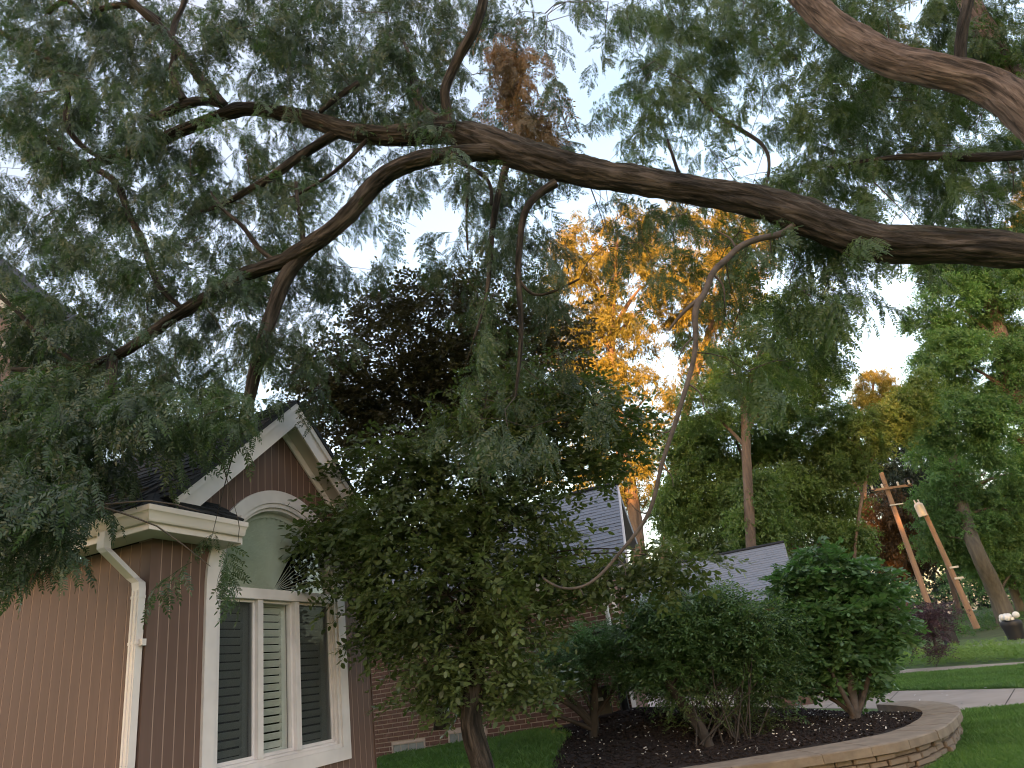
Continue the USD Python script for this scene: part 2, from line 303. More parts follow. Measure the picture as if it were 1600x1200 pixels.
sheet(pxpoly(road), bank_h, 1.5, 0.012, "asphalt", "road")
bankp = [(23.6, 30), (23.6, 56), (22, 90), (60, 120), (75, 60), (60, 20), (30, 20)]
sheet(bankp, bank_h, 2.5, 0.03, "bank", "bank")

# raised bed and lawn by the brick house
ctrl = np.array([(0.0, 9.5, .32), (1.59, 9.65, .32), (2.6, 9.75, .32), (3.52, 9.86, .32), (4.21, 10.04, .32), (4.93, 10.75, .32), (5.35, 11.39, .31), (5.45, 12.3, .28), (5.3, 13.6, .22),
    (4.9, 16.5, .12), (4.3, 20, .1), (1.13, 12.65, .95), (2.5, 16, .6), (1.6, 11.6, .78), (-0.5, 13.2, .78), (-1.6, 13.6, .70), (-3.4, 14.27, .62), (-6.0, 15.2, .6), (-2.2, 8.74, .6), (-3.5, 9.5, .6),
    (-1.0, 8.3, .50), (0.0, 8.6, .40), (-1.0, 11, .62), (0.6, 11, .62), (2.2, 10.6, .48), (3.5, 11.5, .42), (-1.0, 6, .3), (-3.0, 4.5, .15), (0.8, 7.0, .12), (-6, 12, .6), (0, 22, .7), (-7, 24, .7), (-6, 3.0, 0.15), (-9, 6, .4), (-9, 14, .6)])
hfn = LinearNDInterpolator(ctrl[:, :2], ctrl[:, 2])
def bed_h(x, y): return np.nan_to_num(hfn(x, y), nan=0.1) + 0.04 * (meshkit.noise(np.stack([np.asarray(x) * 1.7, np.asarray(y) * 1.7, 0 * np.asarray(x)], -1)) - .5)
bedp = [(-9, 5), (-5.5, 3.1), (-2.9, 4.6), (-1.0, 6.1), (0.7, 7.1), (0.0, 8.7), (-.6, 9.5), (1.59, 9.55), (2.6, 9.65), (3.52, 9.76), (4.26, 9.94), (5.0, 10.70), (5.45, 11.39), (5.5, 12.3), (5.35, 13.6), (4.9, 16.4), (4.3, 19.8), (0.2, 21.8), (-6.8, 23.5), (-8.9, 14)]
sheet(bedp, bed_h, 0.22, 0.0, "mulch", "mulch_bed")
lawn2 = [(-8.8, 5.2), (-5.6, 3.4), (-2.9, 4.8), (-1.05, 6.3), (-0.55, 8.5), (-0.35, 9.8), (-0.15, 11.0), (0.0, 12.0), (-0.5, 12.95), (-1.7, 13.4), (-3.5, 14.1), (-6.0, 15.0), (-8.8, 13.8)]
sheet(lawn2, bed_h, 0.25, 0.03, "lawn", "lawn")

# ------------------------------------------------------------------ tan house
WN, U0, U1, ZB = -4.987, 4.35, 7.5, 0.35
house = thing("tan_house", "tan board-sided house with white arched shutter window under a steep gable", "house")
UC, SPR, RO, ZS = 5.98, 2.81, 1.04, 1.10
def archpoly(r, zb, k=40):
    t = np.linspace(0, np.pi, k)
    return Polygon([(UC - r, zb), (UC + r, zb)] + [(UC + r * math.cos(a), SPR + r * math.sin(a)) for a in t])
APEX = 4.83
def rake_z(uu): return APEX - 0.86 * abs(uu - UC)
wallp = Polygon([(U0, ZB), (U1, ZB), (U1, rake_z(U1) - .12), (UC, APEX - .12), (U0 + .05, rake_z(U0 + .05) - .12), (U0, 3.14)])
open_o = archpoly(RO - .06, ZS + .06)
obj("wall", prism(wallp.difference(open_o), AU, Z, AN, WN * AN, -0.15, 0.0), M["groove"], house)
k = 0
for b0 in np.arange(U0, U1, 0.1065):
    st = sbox(b0 + (0.006 if b0 > U0 else -0.005), ZB, min(b0 + 0.1015, U1), 6).intersection(wallp.difference(open_o).union(sbox(U0 - .02, ZB, U0, 3.14)))
    for g in getattr(st, "geoms", [st]):
        if g.area > 1e-3: obj("siding_board", prism(g, AU, Z, AN, WN * AN, 0.0004, 0.0022), M["siding"], house)
NL = -9.6
obj("wall", prism([(NL, ZB), (WN - .002, ZB), (WN - .002, 3.14), (NL, 3.14)], AN, Z, -AU, U0 * AU, -0.15, 0.0), M["groove"], house)
for b0 in np.arange(WN, NL, -0.118):
    obj("siding_board", prism([(b0 - .1135, ZB), (b0 - (0.006 if b0 < WN else 0), ZB), (b0 - (0.006 if b0 < WN else 0), 3.14), (b0 - .1135, 3.14)], AN, Z, -AU, U0 * AU, 0.0004, 0.0022), M["siding"], house)
obj("wall", ubox(U1 - .15, U1, WN - 6, WN - .003, ZB, 3.4), M["groove"], house)
obj("siding_board", ubox(U1, U1 + .012, WN - 6, WN + .012, ZB, 3.35), M["siding"], house, label="tan end wall cladding")
def quadpane(poly, n_):
    tv, tf = trimesh.creation.triangulate_polygon(poly, engine="earcut")
    return np.array([W(a, n_, b) for a, b in tv]), np.asarray(tf)
# window
win = part("arched_window", house)
RI = RO - 0.135
obj("casing", prism(archpoly(RO, ZS).difference(archpoly(RI, ZS + .125)), AU, Z, AN, WN * AN, -0.06, 0.030), M["trim"], win, smooth=35)
R2 = RI - .045
obj("moulding", prism(archpoly(RI - .001, ZS + .126).difference(archpoly(R2, ZS + .165)), AU, Z, AN, WN * AN, -0.10, 0.014), M["trim"], win, smooth=35)
R3 = R2 - .03
ZT0, ZT1 = 2.70, 2.80
obj("frame", prism(archpoly(R2 - .001, ZS + .166).difference(archpoly(R3, ZS + .19)), AU, Z, AN, WN * AN, -0.12, -0.012), M["trim"], win, smooth=35)
obj("transom", ubox(UC - R3, UC + R3, WN - .11, WN + .02, ZT0, ZT1), M["trim"], win)
mu = [inv(onplane(407, 1062, AN, WN))[0], inv(onplane(466, 1062, AN, WN))[0]]
for m_ in mu:
    obj("mullion", ubox(m_ - .036, m_ + .036, WN - .11, WN + .004, ZS + .19, ZT0 - .002), M["trim"], win)
edges = [UC - R3] + sum([[m_ - .036, m_ + .036] for m_ in mu], []) + [UC + R3]
scr = usdkit.material(stage, L + "insect_screen", {"t": ("transparent_bsdf", {"color": (0.62, 0.64, 0.64)}), "d": ("diffuse_bsdf", {"color": (0.03, 0.032, 0.034)}), "m": ("mix_closure", {"fac": 0.42})}, [("t.BSDF", "m.closure1"), ("d.BSDF", "m.closure2")], surface="m.closure")
for q in range(3):
    a0, a1 = edges[2 * q] + .002, edges[2 * q + 1] - .002
    zb, zt = ZS + .192, ZT0 - .004
    sh = sbox(a0, zb, a1, zt); inn = sbox(a0 + .022, zb + .03, a1 - .03, zt - .022)
    obj("sash", prism(sh.difference(inn), AU, Z, AN, WN * AN, -0.085, -0.035), M["trim"], win)
    obj("pane", quadpane(inn, WN - .068), M["pane"], win)
    if q != 1: obj("insect_screen", quadpane(inn, WN - .048), scr, win)
    # plantation shutter behind the glass
    f0, f1, g0, g1 = a0 - .01, a1 + .01, zb - .01, zt + .01
    sti = 0.075
    obj("shutter_frame", prism(sbox(f0, g0, f1, g1).difference(sbox(f0 + .03, g0 + .06, f1 - sti, g1 - .05)), AU, Z, AN, WN * AN, -0.155, -0.125), M["shutter"], win)
    ns = 18
    for s_ in range(ns):
        zc = g0 + .06 + (s_ + .5) * (g1 - g0 - .11) / ns
        hw, th, tl = 0.034, 0.004, math.radians(-50 + rng.normal(0, 1.2))
        c_, s2 = math.cos(tl), math.sin(tl)
        cs = [(-hw * c_ - th * s2, -hw * -s2 - th * c_), (hw * c_ - th * s2, hw * -s2 - th * c_), (hw * c_ + th * s2, hw * -s2 + th * c_), (-hw * c_ + th * s2, -hw * -s2 + th * c_)]
        b = [W(f0 + .031, WN - .14 + p[0], zc + p[1]) for p in cs]; t = [W(f1 - sti - .001, WN - .14 + p[0], zc + p[1]) for p in cs]
        obj("slat", hexa(b, t), M["shutter"], win)
half = Polygon([(UC + (R3 - .001) * math.cos(a), SPR + (R3 - .001) * math.sin(a)) for a in np.linspace(0, np.pi, 40)] + [(UC - R3 + .001, ZT1), (UC + R3 - .001, ZT1)]).intersection(sbox(0, ZT1 + .001, 20, 9))
obj("pane", quadpane(half, WN - .060), M["pane"], win)
HUB = (5.97, ZT1 + .01)
angs = list(np.linspace(52, 180, 24))
for q in range(len(angs) - 1):   # folded pleats of the sunburst shade
    t0, t1 = math.radians(angs[q]), math.radians(angs[q + 1]); tm = (t0 + t1) / 2
    rr_ = lambda t: R3 - .05
    P = lambda t, r, n_: W(HUB[0] + r * math.cos(t), WN - n_, HUB[1] + r * math.sin(t))
    v = [P(t0, .02, .117), P(t0, rr_(t0), .165), P(tm, rr_(tm), .09), P(tm, .02, .112), P(t1, rr_(t1), .165), P(t1, .02, .117)]
    obj("shade_pleat", (np.array(v), np.array([[0, 1, 2, 3], [3, 2, 4, 5]])), M["sheen_shade"], win)
for a_ in np.linspace(2, 47, 9):
    t0 = math.radians(a_)
    w_ = 0.009
    P = lambda r, s_, n_: W(HUB[0] + r * math.cos(t0) - s_ * math.sin(t0), WN - n_, HUB[1] + r * math.sin(t0) + s_ * math.cos(t0))
    obj("shade_pleat", hexa([P(.03, -.002, .11), P(R3 - .06, -w_, .11), P(R3 - .06, -w_, .125), P(.03, -.002, .125)], [P(.03, .002, .11), P(R3 - .06, w_ * .2, .10), P(R3 - .06, w_ * .2, .115), P(.03, .002, .115)]), M["sheen_shade"], win)
obj("shade_rim", prism(archpoly(R3 - .001, ZT1).difference(archpoly(R3 - .055, ZT1 - .1)).intersection(sbox(0, ZT1 + .001, 20, 9)), AU, Z, AN, WN * AN, -0.15, -0.095), M["shutter"], win, smooth=35)
ib = [ubox(UC - RO, UC + RO, WN - 1.62, WN - 1.6, 0.9, 4.0), ubox(UC - RO - .02, UC - RO, WN - 1.6, WN - .152, 0.9, 4.0), ubox(UC + RO, UC + RO + .02, WN - 1.6, WN - .152, .9, 4.0), ubox(UC - RO, UC + RO, WN - 1.6, WN - .152, .88, .9), ubox(UC - RO, UC + RO, WN - 1.6, WN - .152, 4.0, 4.02)]
obj("interior", ib, M["room"], house)
# gable rake: fascia, soffit, frieze
sl = math.hypot(1, .86); cx, sx_ = 1 / sl, .86 / sl
EX = 1.62
for sg in (-1, 1):
    ax = sg * cx * AU - sx_ * Z; up = sg * sx_ * AU + cx * Z
    o = W(UC, 0, APEX)
    ln = EX * sl
    fas = Polygon([(0, -.02), (ln, -.02), (ln, -.205), (.205 * .86, -.205), (0, -.02)]) if False else Polygon([(-.0, 0), (ln, 0), (ln, -.19), (.19 * .86, -.19)])
    obj("rake_fascia", prism(fas, ax, up, AN, o + WN * AN, 0.20, 0.222), M["trim"], house)
    obj("rake_trim", prism(Polygon([(-.0, .014), (ln + .01, .014), (ln + .01, -.045), (.03, -.045)]), ax, up, AN, o + WN * AN, 0.2225, 0.245), M["trim"], house)
    obj("rake_soffit", prism(Polygon([(.155 * .86, -.14), (ln, -.14), (ln, -.155), (.17 * .86, -.155)]), ax, up, AN, o + WN * AN, 0.013, 0.199), M["soffit"], house)
    obj("rake_frieze", prism(Polygon([(.158 * .86, -.156), (ln - .12, -.156), (ln - .12, -.235), (.235 * .86, -.235)]), ax, up, AN, o + WN * AN, 0.0125, 0.034), M["trim"], house)
def shingles(O, A, B, N, la, lb, ew, eh, keep, rng_, th=0.012, name="shingle", parent=None, mat="dark_shingle", one=False):
    """overlapping shingles on the plane O + a*A + b*B"""
    out = []; row = 0; b = 0.0
    while b < lb:
        a = -(row % 2) * ew * .5 - rng_.uniform(0, ew * .2)
        while a < la:
            w = ew * rng_.uniform(.8, 1.15)
            a0, a1 = max(a, 0), min(a + w - .006, la)
            if a1 - a0 > .04 and keep((a0 + a1) / 2, b + eh / 2):
                d = rng_.uniform(0, .008); t = th * rng_.uniform(.8, 1.6)
                p = lambda aa, bb, h: O + aa * A + bb * B + h * N
                b1 = min(b + eh * 1.5, lb + .02)
                m = hexa([p(a0, b - d, .004), p(a1, b - d, .004), p(a1, b1, .002), p(a0, b1, .002)], [p(a0, b - d, .004 + t), p(a1, b - d, .004 + t), p(a1, b1, .004), p(a0, b1, .004)])
                if one: out.append(m)
                else: obj(name, m, M[mat], parent)
            a += w
        b += eh; row += 1
    return out
for sg in (-1, 1):
    ax = sg * cx * AU - sx_ * Z; up = sg * sx_ * AU + cx * Z; ln = EX * sl + .03
    o = W(UC, WN + .26, APEX) + up * .016
    rf = obj("gable_roof", prism([(0, 0), (ln, 0), (ln, .03), (0, .03)], ax, up, -AN, o, 0, 4.2), M["dark_shingle"], house)
    if sg < 0:
        O = o + ax * ln + up * .031
        shingles(O, -AN, -ax, up, 2.1, ln, .30, .14, lambda a, b: True, rng, parent=rf)
    else:
        O = o + ax * ln + up * .031
        obj("shingles", shingles(O, -AN, -ax, up, 2.1, ln, .30, .14, lambda a, b: True, rng, one=True), M["dark_shingle"], rf, kind="stuff")
# eave: soffit, fascia, gutter, roof
GN = -9.4; GU = 5.08
def eave(profile):
    pr = np.array(profile); k = len(pr)
    v = [W(U0 - d, GN, z) for d, z in pr] + [W(U0 - d, WN + d, z) for d, z in pr] + [W(GU, WN + d, z) for d, z in pr]
    f = []
    for s_ in range(2):
        for q in range(k):
            f.append([s_ * k + q, s_ * k + (q + 1) % k, (s_ + 1) * k + (q + 1) % k, (s_ + 1) * k + q])
    m = trimesh.Trimesh(np.array(v), np.vstack([[a[0], a[1], a[2]] for a in f] + [[a[0], a[2], a[3]] for a in f]), process=False)
    from shapely.geometry import Polygon as PG
    tv, tf = trimesh.creation.triangulate_polygon(PG(pr), engine="earcut")
    e = np.array([W(GU, WN + d, z) for d, z in tv])
    return cat_mesh([m, (e, tf), (e, tf[:, ::-1])])
obj("soffit", eave([(.013, 3.150), (.268, 3.150), (.268, 3.162), (.013, 3.162)]), M["soffit"], house)
obj("fascia", eave([(.27, 3.135), (.29, 3.135), (.29, 3.305), (.27, 3.305)]), M["gutter"], house)
gut = eave([(.2915, 3.19), (.325, 3.19), (.338, 3.205), (.345, 3.24), (.360, 3.262), (.372, 3.268), (.376, 3.30), (.372, 3.312), (.362, 3.308), (.358, 3.28), (.335, 3.255), (.325, 3.21), (.2915, 3.203)])
obj("gutter", gut, M["gutter"], house, smooth=30)
obj("soffit_end", [ubox(GU + .001, GU + .015, WN + .013, WN + .29, 3.12, 3.40)], M["trim"], house)
SL = .72; nl = math.hypot(1, SL)
def roofplane(pts, th=.03):
    pts = np.array(pts); nrm = np.cross(pts[1] - pts[0], pts[2] - pts[0]); nrm /= np.linalg.norm(nrm)
    if nrm[2] < 0: pts = pts[::-1]; nrm = -nrm
    c = pts.mean(0); k = len(pts)
    v = np.vstack([pts, pts - nrm * th]); f = []
    for q in range(1, k - 1): f += [[0, q, q + 1], [k, k + q + 1, k + q]]
    for q in range(k): f += [[q, k + q, k + (q + 1) % k], [q, k + (q + 1) % k, (q + 1) % k]]
    return v, np.array(f)
dE, zE = .335, 3.315
r1 = obj("eave_roof", roofplane([W(U0 - dE, WN + dE, zE), W(GU, WN + dE, zE), W(GU, WN + .014, zE + SL * (dE - .014)), W(U0, WN + .014, zE + SL * (dE - .014))]), M["dark_shingle"], house)
shingles(W(U0 - dE, WN + dE, zE), AU, (-AN + SL * Z) / nl, (AN * SL + Z) / nl, GU - U0 + dE - .01, (dE - .02) * nl, .26, .125, lambda a, b: a > b / nl + .1, rng, th=.02, parent=r1)
r2 = obj("main_roof", roofplane([W(U0 - dE, GN, zE), W(U0 - dE, WN + dE, zE), W(U0, WN, zE + SL * dE), W(U0 + .0, WN - .16, zE + SL * dE), W(U0 + 1.9, WN - .16, zE + SL * (dE + 1.9)), W(U0 + 1.9, GN, zE + SL * (dE + 1.9))]), M["dark_shingle"], house)
shingles(W(U0 - dE, WN + dE, zE), -AN, (AU + SL * Z) / nl, (-AU * SL + Z) / nl, 2.9, 1.9, .28, .13, lambda a, b: (a > b / nl + .1) and (b / nl < dE or a > dE + .35), rng, th=.02, parent=r2)
# downspout
po = onplane(163, 846, AU, 4.03); uo, no, _ = inv(po)
def squaretube(pts, w, d):
    """square tube whose faces follow the house axes; pts (u, n, z)"""
    v, f = [], []
    for k_, (uu, nn, zz) in enumerate(pts):
        for (s1, s2) in ((-1, -1), (1, -1), (1, 1), (-1, 1)):
            v.append(W(uu + s1 * d / 2, nn + s2 * w / 2, zz))
        if k_:
            for q in range(4): f.append([(k_ - 1) * 4 + q, (k_ - 1) * 4 + (q + 1) % 4, k_ * 4 + (q + 1) % 4, k_ * 4 + q])
    f += [[0, 1, 2, 3]]; f += [[len(v) - 4, len(v) - 1, len(v) - 2, len(v) - 3]]
    return np.array(v), np.array(f)
DU, DN = U0 - .012 - .036, WN - .060
dsp = obj("downspout", squaretube([(4.03, no, 3.195), (4.03, no, 3.06), (4.045, no + .03, 3.025), (DU - .02, DN - .05, 2.83), (DU, DN - .01, 2.79), (DU, DN, 2.74), (DU, DN, ZB - .1)], .082, .066), M["gutter"], house)
for zz in (2.66, 2.30):
    obj("strap", ubox(DU - .037, DU + .034, DN - .045, DN + .046, zz, zz + .022), M["gutter"], dsp)
obj("strap_clip", cat_mesh([ubox(DU - .01, DU + .03, DN + .047, DN + .085, 2.285, 2.335)]), M["gutter"], dsp)
for s_ in (-1, 1): obj("rib", ubox(DU - .040, DU - .033, DN + s_ * .02 - .006, DN + s_ * .02 + .006, ZB, 2.72), M["gutter"], dsp)
# upper gable at the far left
PU = 5.25
q1 = inv(onplane(47, 492, AU, PU)); q0 = inv(onplane(-260, 235, AU, PU))
obj("upper_wall", hexa([W(PU + .45, q0[1], 3.6), W(PU + .45, q1[1] - .30, 3.6), W(PU + 1.2, q1[1] - .30, 3.6), W(PU + 1.2, q0[1], 3.6)], [W(PU + .45, q0[1], q0[2] - .2), W(PU + .45, q1[1] - .30, q1[2] - .02), W(PU + 1.2, q1[1] - .30, q1[2] - .02), W(PU + 1.2, q0[1], q0[2] - .2)]), M["siding"], house)
dr = np.array([q1[1] - q0[1], q1[2] - q0[2]]); dr /= np.linalg.norm(dr); pr_ = np.array([-dr[1], dr[0]])
def slab(d0, d1, o0, o1, ext=0.0):
    e1 = np.array(q1[1:]) + dr * ext
    pts = [np.array(q0[1:]) + pr_ * o0, e1 + pr_ * o0, e1 + pr_ * o1, np.array(q0[1:]) + pr_ * o1]
    return prism([tuple(p) for p in pts], AN, Z, AU, np.zeros(3), d0, d1)
obj("upper_fascia", slab(PU, PU + .03, -.17, 0.0), M["soffit"], house)
obj("upper_soffit", slab(PU + .031, PU + .449, -.17, -.15), M["soffit"], house)
obj("upper_eave", ubox(PU + .031, PU + 1.25, q1[1] - .55, q1[1] + .02, q1[2] - .36, q1[2] - .22), M["soffit"], house)
obj("upper_roof", slab(PU - .04, PU + 1.3, 0.004, .045, .05), M["dark_shingle"], house)

# ------------------------------------------------------------------ brick house
BU, BN0, BN1 = 12.3, -9.8, -3.18
bh = thing("brick_house", "low brick house with grey shingle roof and glass block basement windows", "house")
EZ = 3.35
bwall = obj("wall", [ubox(BU, BU + .3, BN0, BN1, 0.2, EZ)], M["mortar"], bh)
wins = [(-7.80, -7.09, .52, .87), (-6.62, -5.86, .70, .93)]
CH, BL = .0762, .2125
bricks, extra = [], []
for c_ in range(int((EZ - .3) / CH)):
    z0_ = .30 + c_ * CH
    nn = BN1 - (BL / 2 if c_ % 2 else 0)
    spans = [(BN1 - (BL / 2 if c_ % 2 else BL), BN1)] if not c_ % 2 else [(BN1 - BL / 2, BN1)]
    a1 = spans[0][0]
    while a1 > BN0 + BL: spans.append((a1 - BL, a1)); a1 -= BL
    for (s0, s1) in spans:
        segs = [(s0, s1)]
        for (w0, w1, wz0, wz1) in wins:
            if z0_ + CH > wz0 + .01 and z0_ < wz1 - .01:
                nsg = []
                for (e0, e1) in segs:
                    if e1 <= w0 or e0 >= w1: nsg.append((e0, e1)); continue
                    if e0 < w0: nsg.append((e0, w0))
                    if e1 > w1: nsg.append((w1, e1))
                segs = nsg
        for (e0, e1) in segs:
            if e1 - e0 < .03: continue
            d = .008 + rng.uniform(-.002, .003)
            m = ubox(BU - d, BU - .0005, e0 + .007, e1 - .007, z0_ + .0075, z0_ + CH - .0075)
            (bricks if (.55 < z0_ < 1.75 and e1 > -8.1) else extra).append(m)
bricks.sort(key=lambda m: m[0][:, 2].mean())
for m in bricks[:300]: obj("brick", m, M["brick"], bwall)
obj("bricks", bricks[300:] + extra, M["brick"], bwall, kind="stuff")
sw = obj("side_wall", [ubox(BU + .301, BU + 2.4, BN1 - .6, BN1 - .3, 0.0, EZ)], M["brick"], bh)
for (w0, w1, z0_, z1_) in wins:
    bw = obj("basement_window", prism(sbox(w0 + .004, z0_, w1 - .004, z1_).difference(sbox(w0 + .03, z0_ + .03, w1 - .03, z1_ - .02)), AN, Z, -AU, BU * AU, -.05, .012), M["mortar"], bh)
    nb = 4; rows = 2 if z1_ - z0_ > .3 else 1
    bwid = (w1 - w0 - .06) / nb; bhei = (z1_ - z0_ - .05) / rows
    for q in range(nb):
        for r_ in range(rows):
            c0 = W(BU, w0 + .03 + (q + .5) * bwid, z0_ + .03 + (r_ + .5) * bhei)
            obj("glass_block", [ubox(BU - .004, BU + .03, w0 + .03 + q * bwid + .007, w0 + .03 + (q + 1) * bwid - .007, z0_ + .03 + r_ * bhei + .007, z0_ + .03 + (r_ + 1) * bhei - .007)], M["glassblock"], bw)
    obj("sill", ubox(BU - .05, BU - .013, w0 - .02, w1 + .02, z0_ - .045, z0_ - .002), M["trim" if w0 > -7 else "mortar"], bw)
tim = obj("edging_timber", ubox(BU - .30, BU - .16, -7.05, -5.25, .55, .70), noisy("grey_timber", (.05, .042, .05), (.085, .072, .082), 6, .8, bump=.4), None, label="dark grey timber edging lying along the foot of the brick wall", cat="timber")
R1p, E1p = onplane(964, 757, AU, 14.6), onplane(977, 872, AU, 11.95)
R0p, E0p = R1p - AN * 8.5, E1p - AN * 8.5
A2 = -AN; B2 = (R1p - E1p); ls = np.linalg.norm(B2); B2 = B2 / ls; N2 = np.cross(B2, A2); N2 = N2 / np.linalg.norm(N2); N2 = N2 if N2[2] > 0 else -N2
roof = obj("roof", roofplane([E1p, R1p, R0p, E0p], .12), M["grey_shingle"], bh)
obj("shingles", shingles(E1p, A2, B2, N2, 8.4, ls, .30, .14, lambda a, b: True, rng, one=True), M["grey_shingle"], roof, kind="stuff")
back = R1p + AU * .9 - Z * 1.2
obj("roof", roofplane([R1p, back, back - AN * 8.5, R0p], .12), M["grey_shingle"], bh, label="rear slope of the grey shingle roof")
obj("ridge_cap", tube([tuple(R1p + N2 * .03 + AN * .05) + (.05,), tuple(R0p + N2 * .03) + (.05,)], 3, 6)[:2], M["dark_shingle"], roof)
obj("fascia", cat_mesh([roofplane([E1p - Z * .1 + AU * .02, E1p - Z * .26 + AU * .02, E0p - Z * .26 + AU * .02, E0p - Z * .1 + AU * .02], .03), roofplane([E1p + AN * .0 - Z * .02, R1p - Z * .02, R1p - Z * .2, E1p - Z * .2], .03)]), M["trim"], bh)
obj("gable_wall", roofplane([W(BU + .32, BN1 - .32, EZ), W(inv(R1p)[0], BN1 - .32, EZ), W(inv(R1p)[0], BN1 - .32, inv(R1p)[2] - .2)], .1), M["brick"], bh)
d2 = obj("downspout", tube([tuple(W(BU - .07, BN1 - .10, 3.25)) + (.04,), tuple(W(BU - .07, BN1 - .10, 1.45)) + (.04,)], 4, 8)[:2], M["white"], bh, smooth=50)
obj("drain_boot", tube([tuple(W(BU - .07, BN1 - .10, 1.45)) + (.07,), tuple(W(BU - .07, BN1 - .10, .8)) + (.075,)], 4, 8)[:2], M["black"], d2)
# garage wing farther back
gar = thing("garage", "far grey-roofed garage between the dark bush and the round tree", "garage")
G1, H1 = onplane(1225, 848, AU, 23.0), onplane(1247, 930, AU, 20.3)
G0, H0 = G1 - AN * 7.5, H1 - AN * 7.5
gr = obj("roof", roofplane([H1, G1, G0, H0], .12), M["grey_shingle"], gar)
B3 = G1 - H1; l3 = np.linalg.norm(B3); B3 /= l3; N3 = np.cross(B3, -AN); N3 /= np.linalg.norm(N3); N3 = N3 if N3[2] > 0 else -N3
obj("shingles", shingles(H1, -AN, B3, N3, 7.4, l3, .30, .14, lambda a, b: True, rng, one=True), M["grey_shingle"], gr, kind="stuff")
gb = G1 + AU * 3 - Z * (G1[2] - H1[2]); obj("roof", roofplane([G1, gb, gb - AN * 7.5, G0], .12), M["grey_shingle"], gar, label="rear slope of the garage roof")
obj("ridge_cap", tube([tuple(G1 + N3 * .03) + (.05,), tuple(G0 + N3 * .03) + (.05,)], 3, 6)[:2], M["dark_shingle"], gr)
hu, hn, hz = inv(H1)
gwall = obj("wall", [ubox(hu + .4, hu + 5, hn - 7.2, hn - .35, 0.0, hz - .05)], M["siding"], gar)
obj("garage_door", cat_mesh([ubox(hu + .36, hu + .395, hn - 5.8, hn - 1.2, .03, 2.15)] + [ubox(hu + .345, hu + .359, hn - 5.75 + q * .92, hn - 5.75 + q * .92 + .82, .1 + r_ * .52, .1 + r_ * .52 + .42) for q in range(5) for r_ in range(4)]), M["trim"], gar)

# ------------------------------------------------------------------ retaining wall
outer = np.array([(-.5, 9.25), (.5, 9.22), (1.9, 9.12), (2.63, 9.03), (3.19, 9.03), (3.77, 9.12), (4.43, 9.57), (5.16, 10.52), (5.55, 11.2), (5.85, 12.3), (5.75, 13.4)])
inner = np.array([(-.5, 9.70), (.5, 9.68), (1.59, 9.65), (2.5, 9.68), (3.1, 9.70), (3.62, 9.80), (4.10, 10.02), (4.75, 10.75), (5.1, 11.35), (5.35, 12.3), (5.3, 13.4)])
tt = np.r_[0, np.cumsum(np.linalg.norm(np.diff((outer + inner) / 2, axis=0), axis=1))]
so, si = CubicSpline(tt, outer), CubicSpline(tt, inner)
rw = thing("retaining_wall", "curved low wall of tan ledgestones with flat capstones round the mulch bed", "wall")
CT, CB, TH = .36, .26, tt[-1]
s_ = 0.0
while s_ < TH - .2:
    l_ = rng.uniform(.42, .62); e_ = min(s_ + l_, TH)
    ks = np.linspace(s_ + .004, e_ - .004, 4)
    zz = rng.normal(0, .003)
    jo = rng.uniform(-.012, .012)
    V = [];  FF = []
    for k_, q in enumerate(ks):
        o_, i_ = so(q), si(q); dv = (o_ - i_) / np.linalg.norm(o_ - i_); o_ = o_ + dv * jo
        rb = rng.normal(0, .006, 2)
        V += [(*(o_ + dv * rb[0] - dv * .0), CB + .0), (*(o_ + dv * rb[0]), CT - .012 + zz), (*(o_ - dv * .014 + dv * rb[0]), CT + zz), (*i_, CT + zz), (*i_, CB)]
        if k_:
            a_ = (k_ - 1) * 5; b_ = k_ * 5
            for m_ in range(5): FF.append([a_ + m_, b_ + m_, b_ + (m_ + 1) % 5, a_ + (m_ + 1) % 5])
    FF = [[f[0], f[1], f[2]] for f in FF] + [[f[0], f[2], f[3]] for f in FF]
    for m_ in (1, 2, 3): FF += [[0, m_, m_ + 1], [15, 15 + m_ + 1, 15 + m_]]
    obj("capstone", (np.array(V), np.array(FF)), M["capstone"], rw)
    s_ = e_
def face(q, off):
    o_, i_ = so(q), si(q); dv = (o_ - i_) / np.linalg.norm(o_ - i_); return o_ + dv * off
qs = np.linspace(0, TH, 40)
core = [];
V = [(*face(q, -.14), 0.0 - .05) for q in qs] + [(*face(q, -.14), CB - .002) for q in qs] + [(*si(q), -.05) for q in qs] + [(*si(q), CB - .002) for q in qs]
FF = [[k_, k_ + 1, 40 + k_ + 1, 40 + k_] for k_ in range(39)] + [[80 + k_, 120 + k_, 120 + k_ + 1, 80 + k_ + 1] for k_ in range(39)]
obj("wall_core", (np.array(V), np.array(FF)), M["wallgap"], rw)
zc = -.02
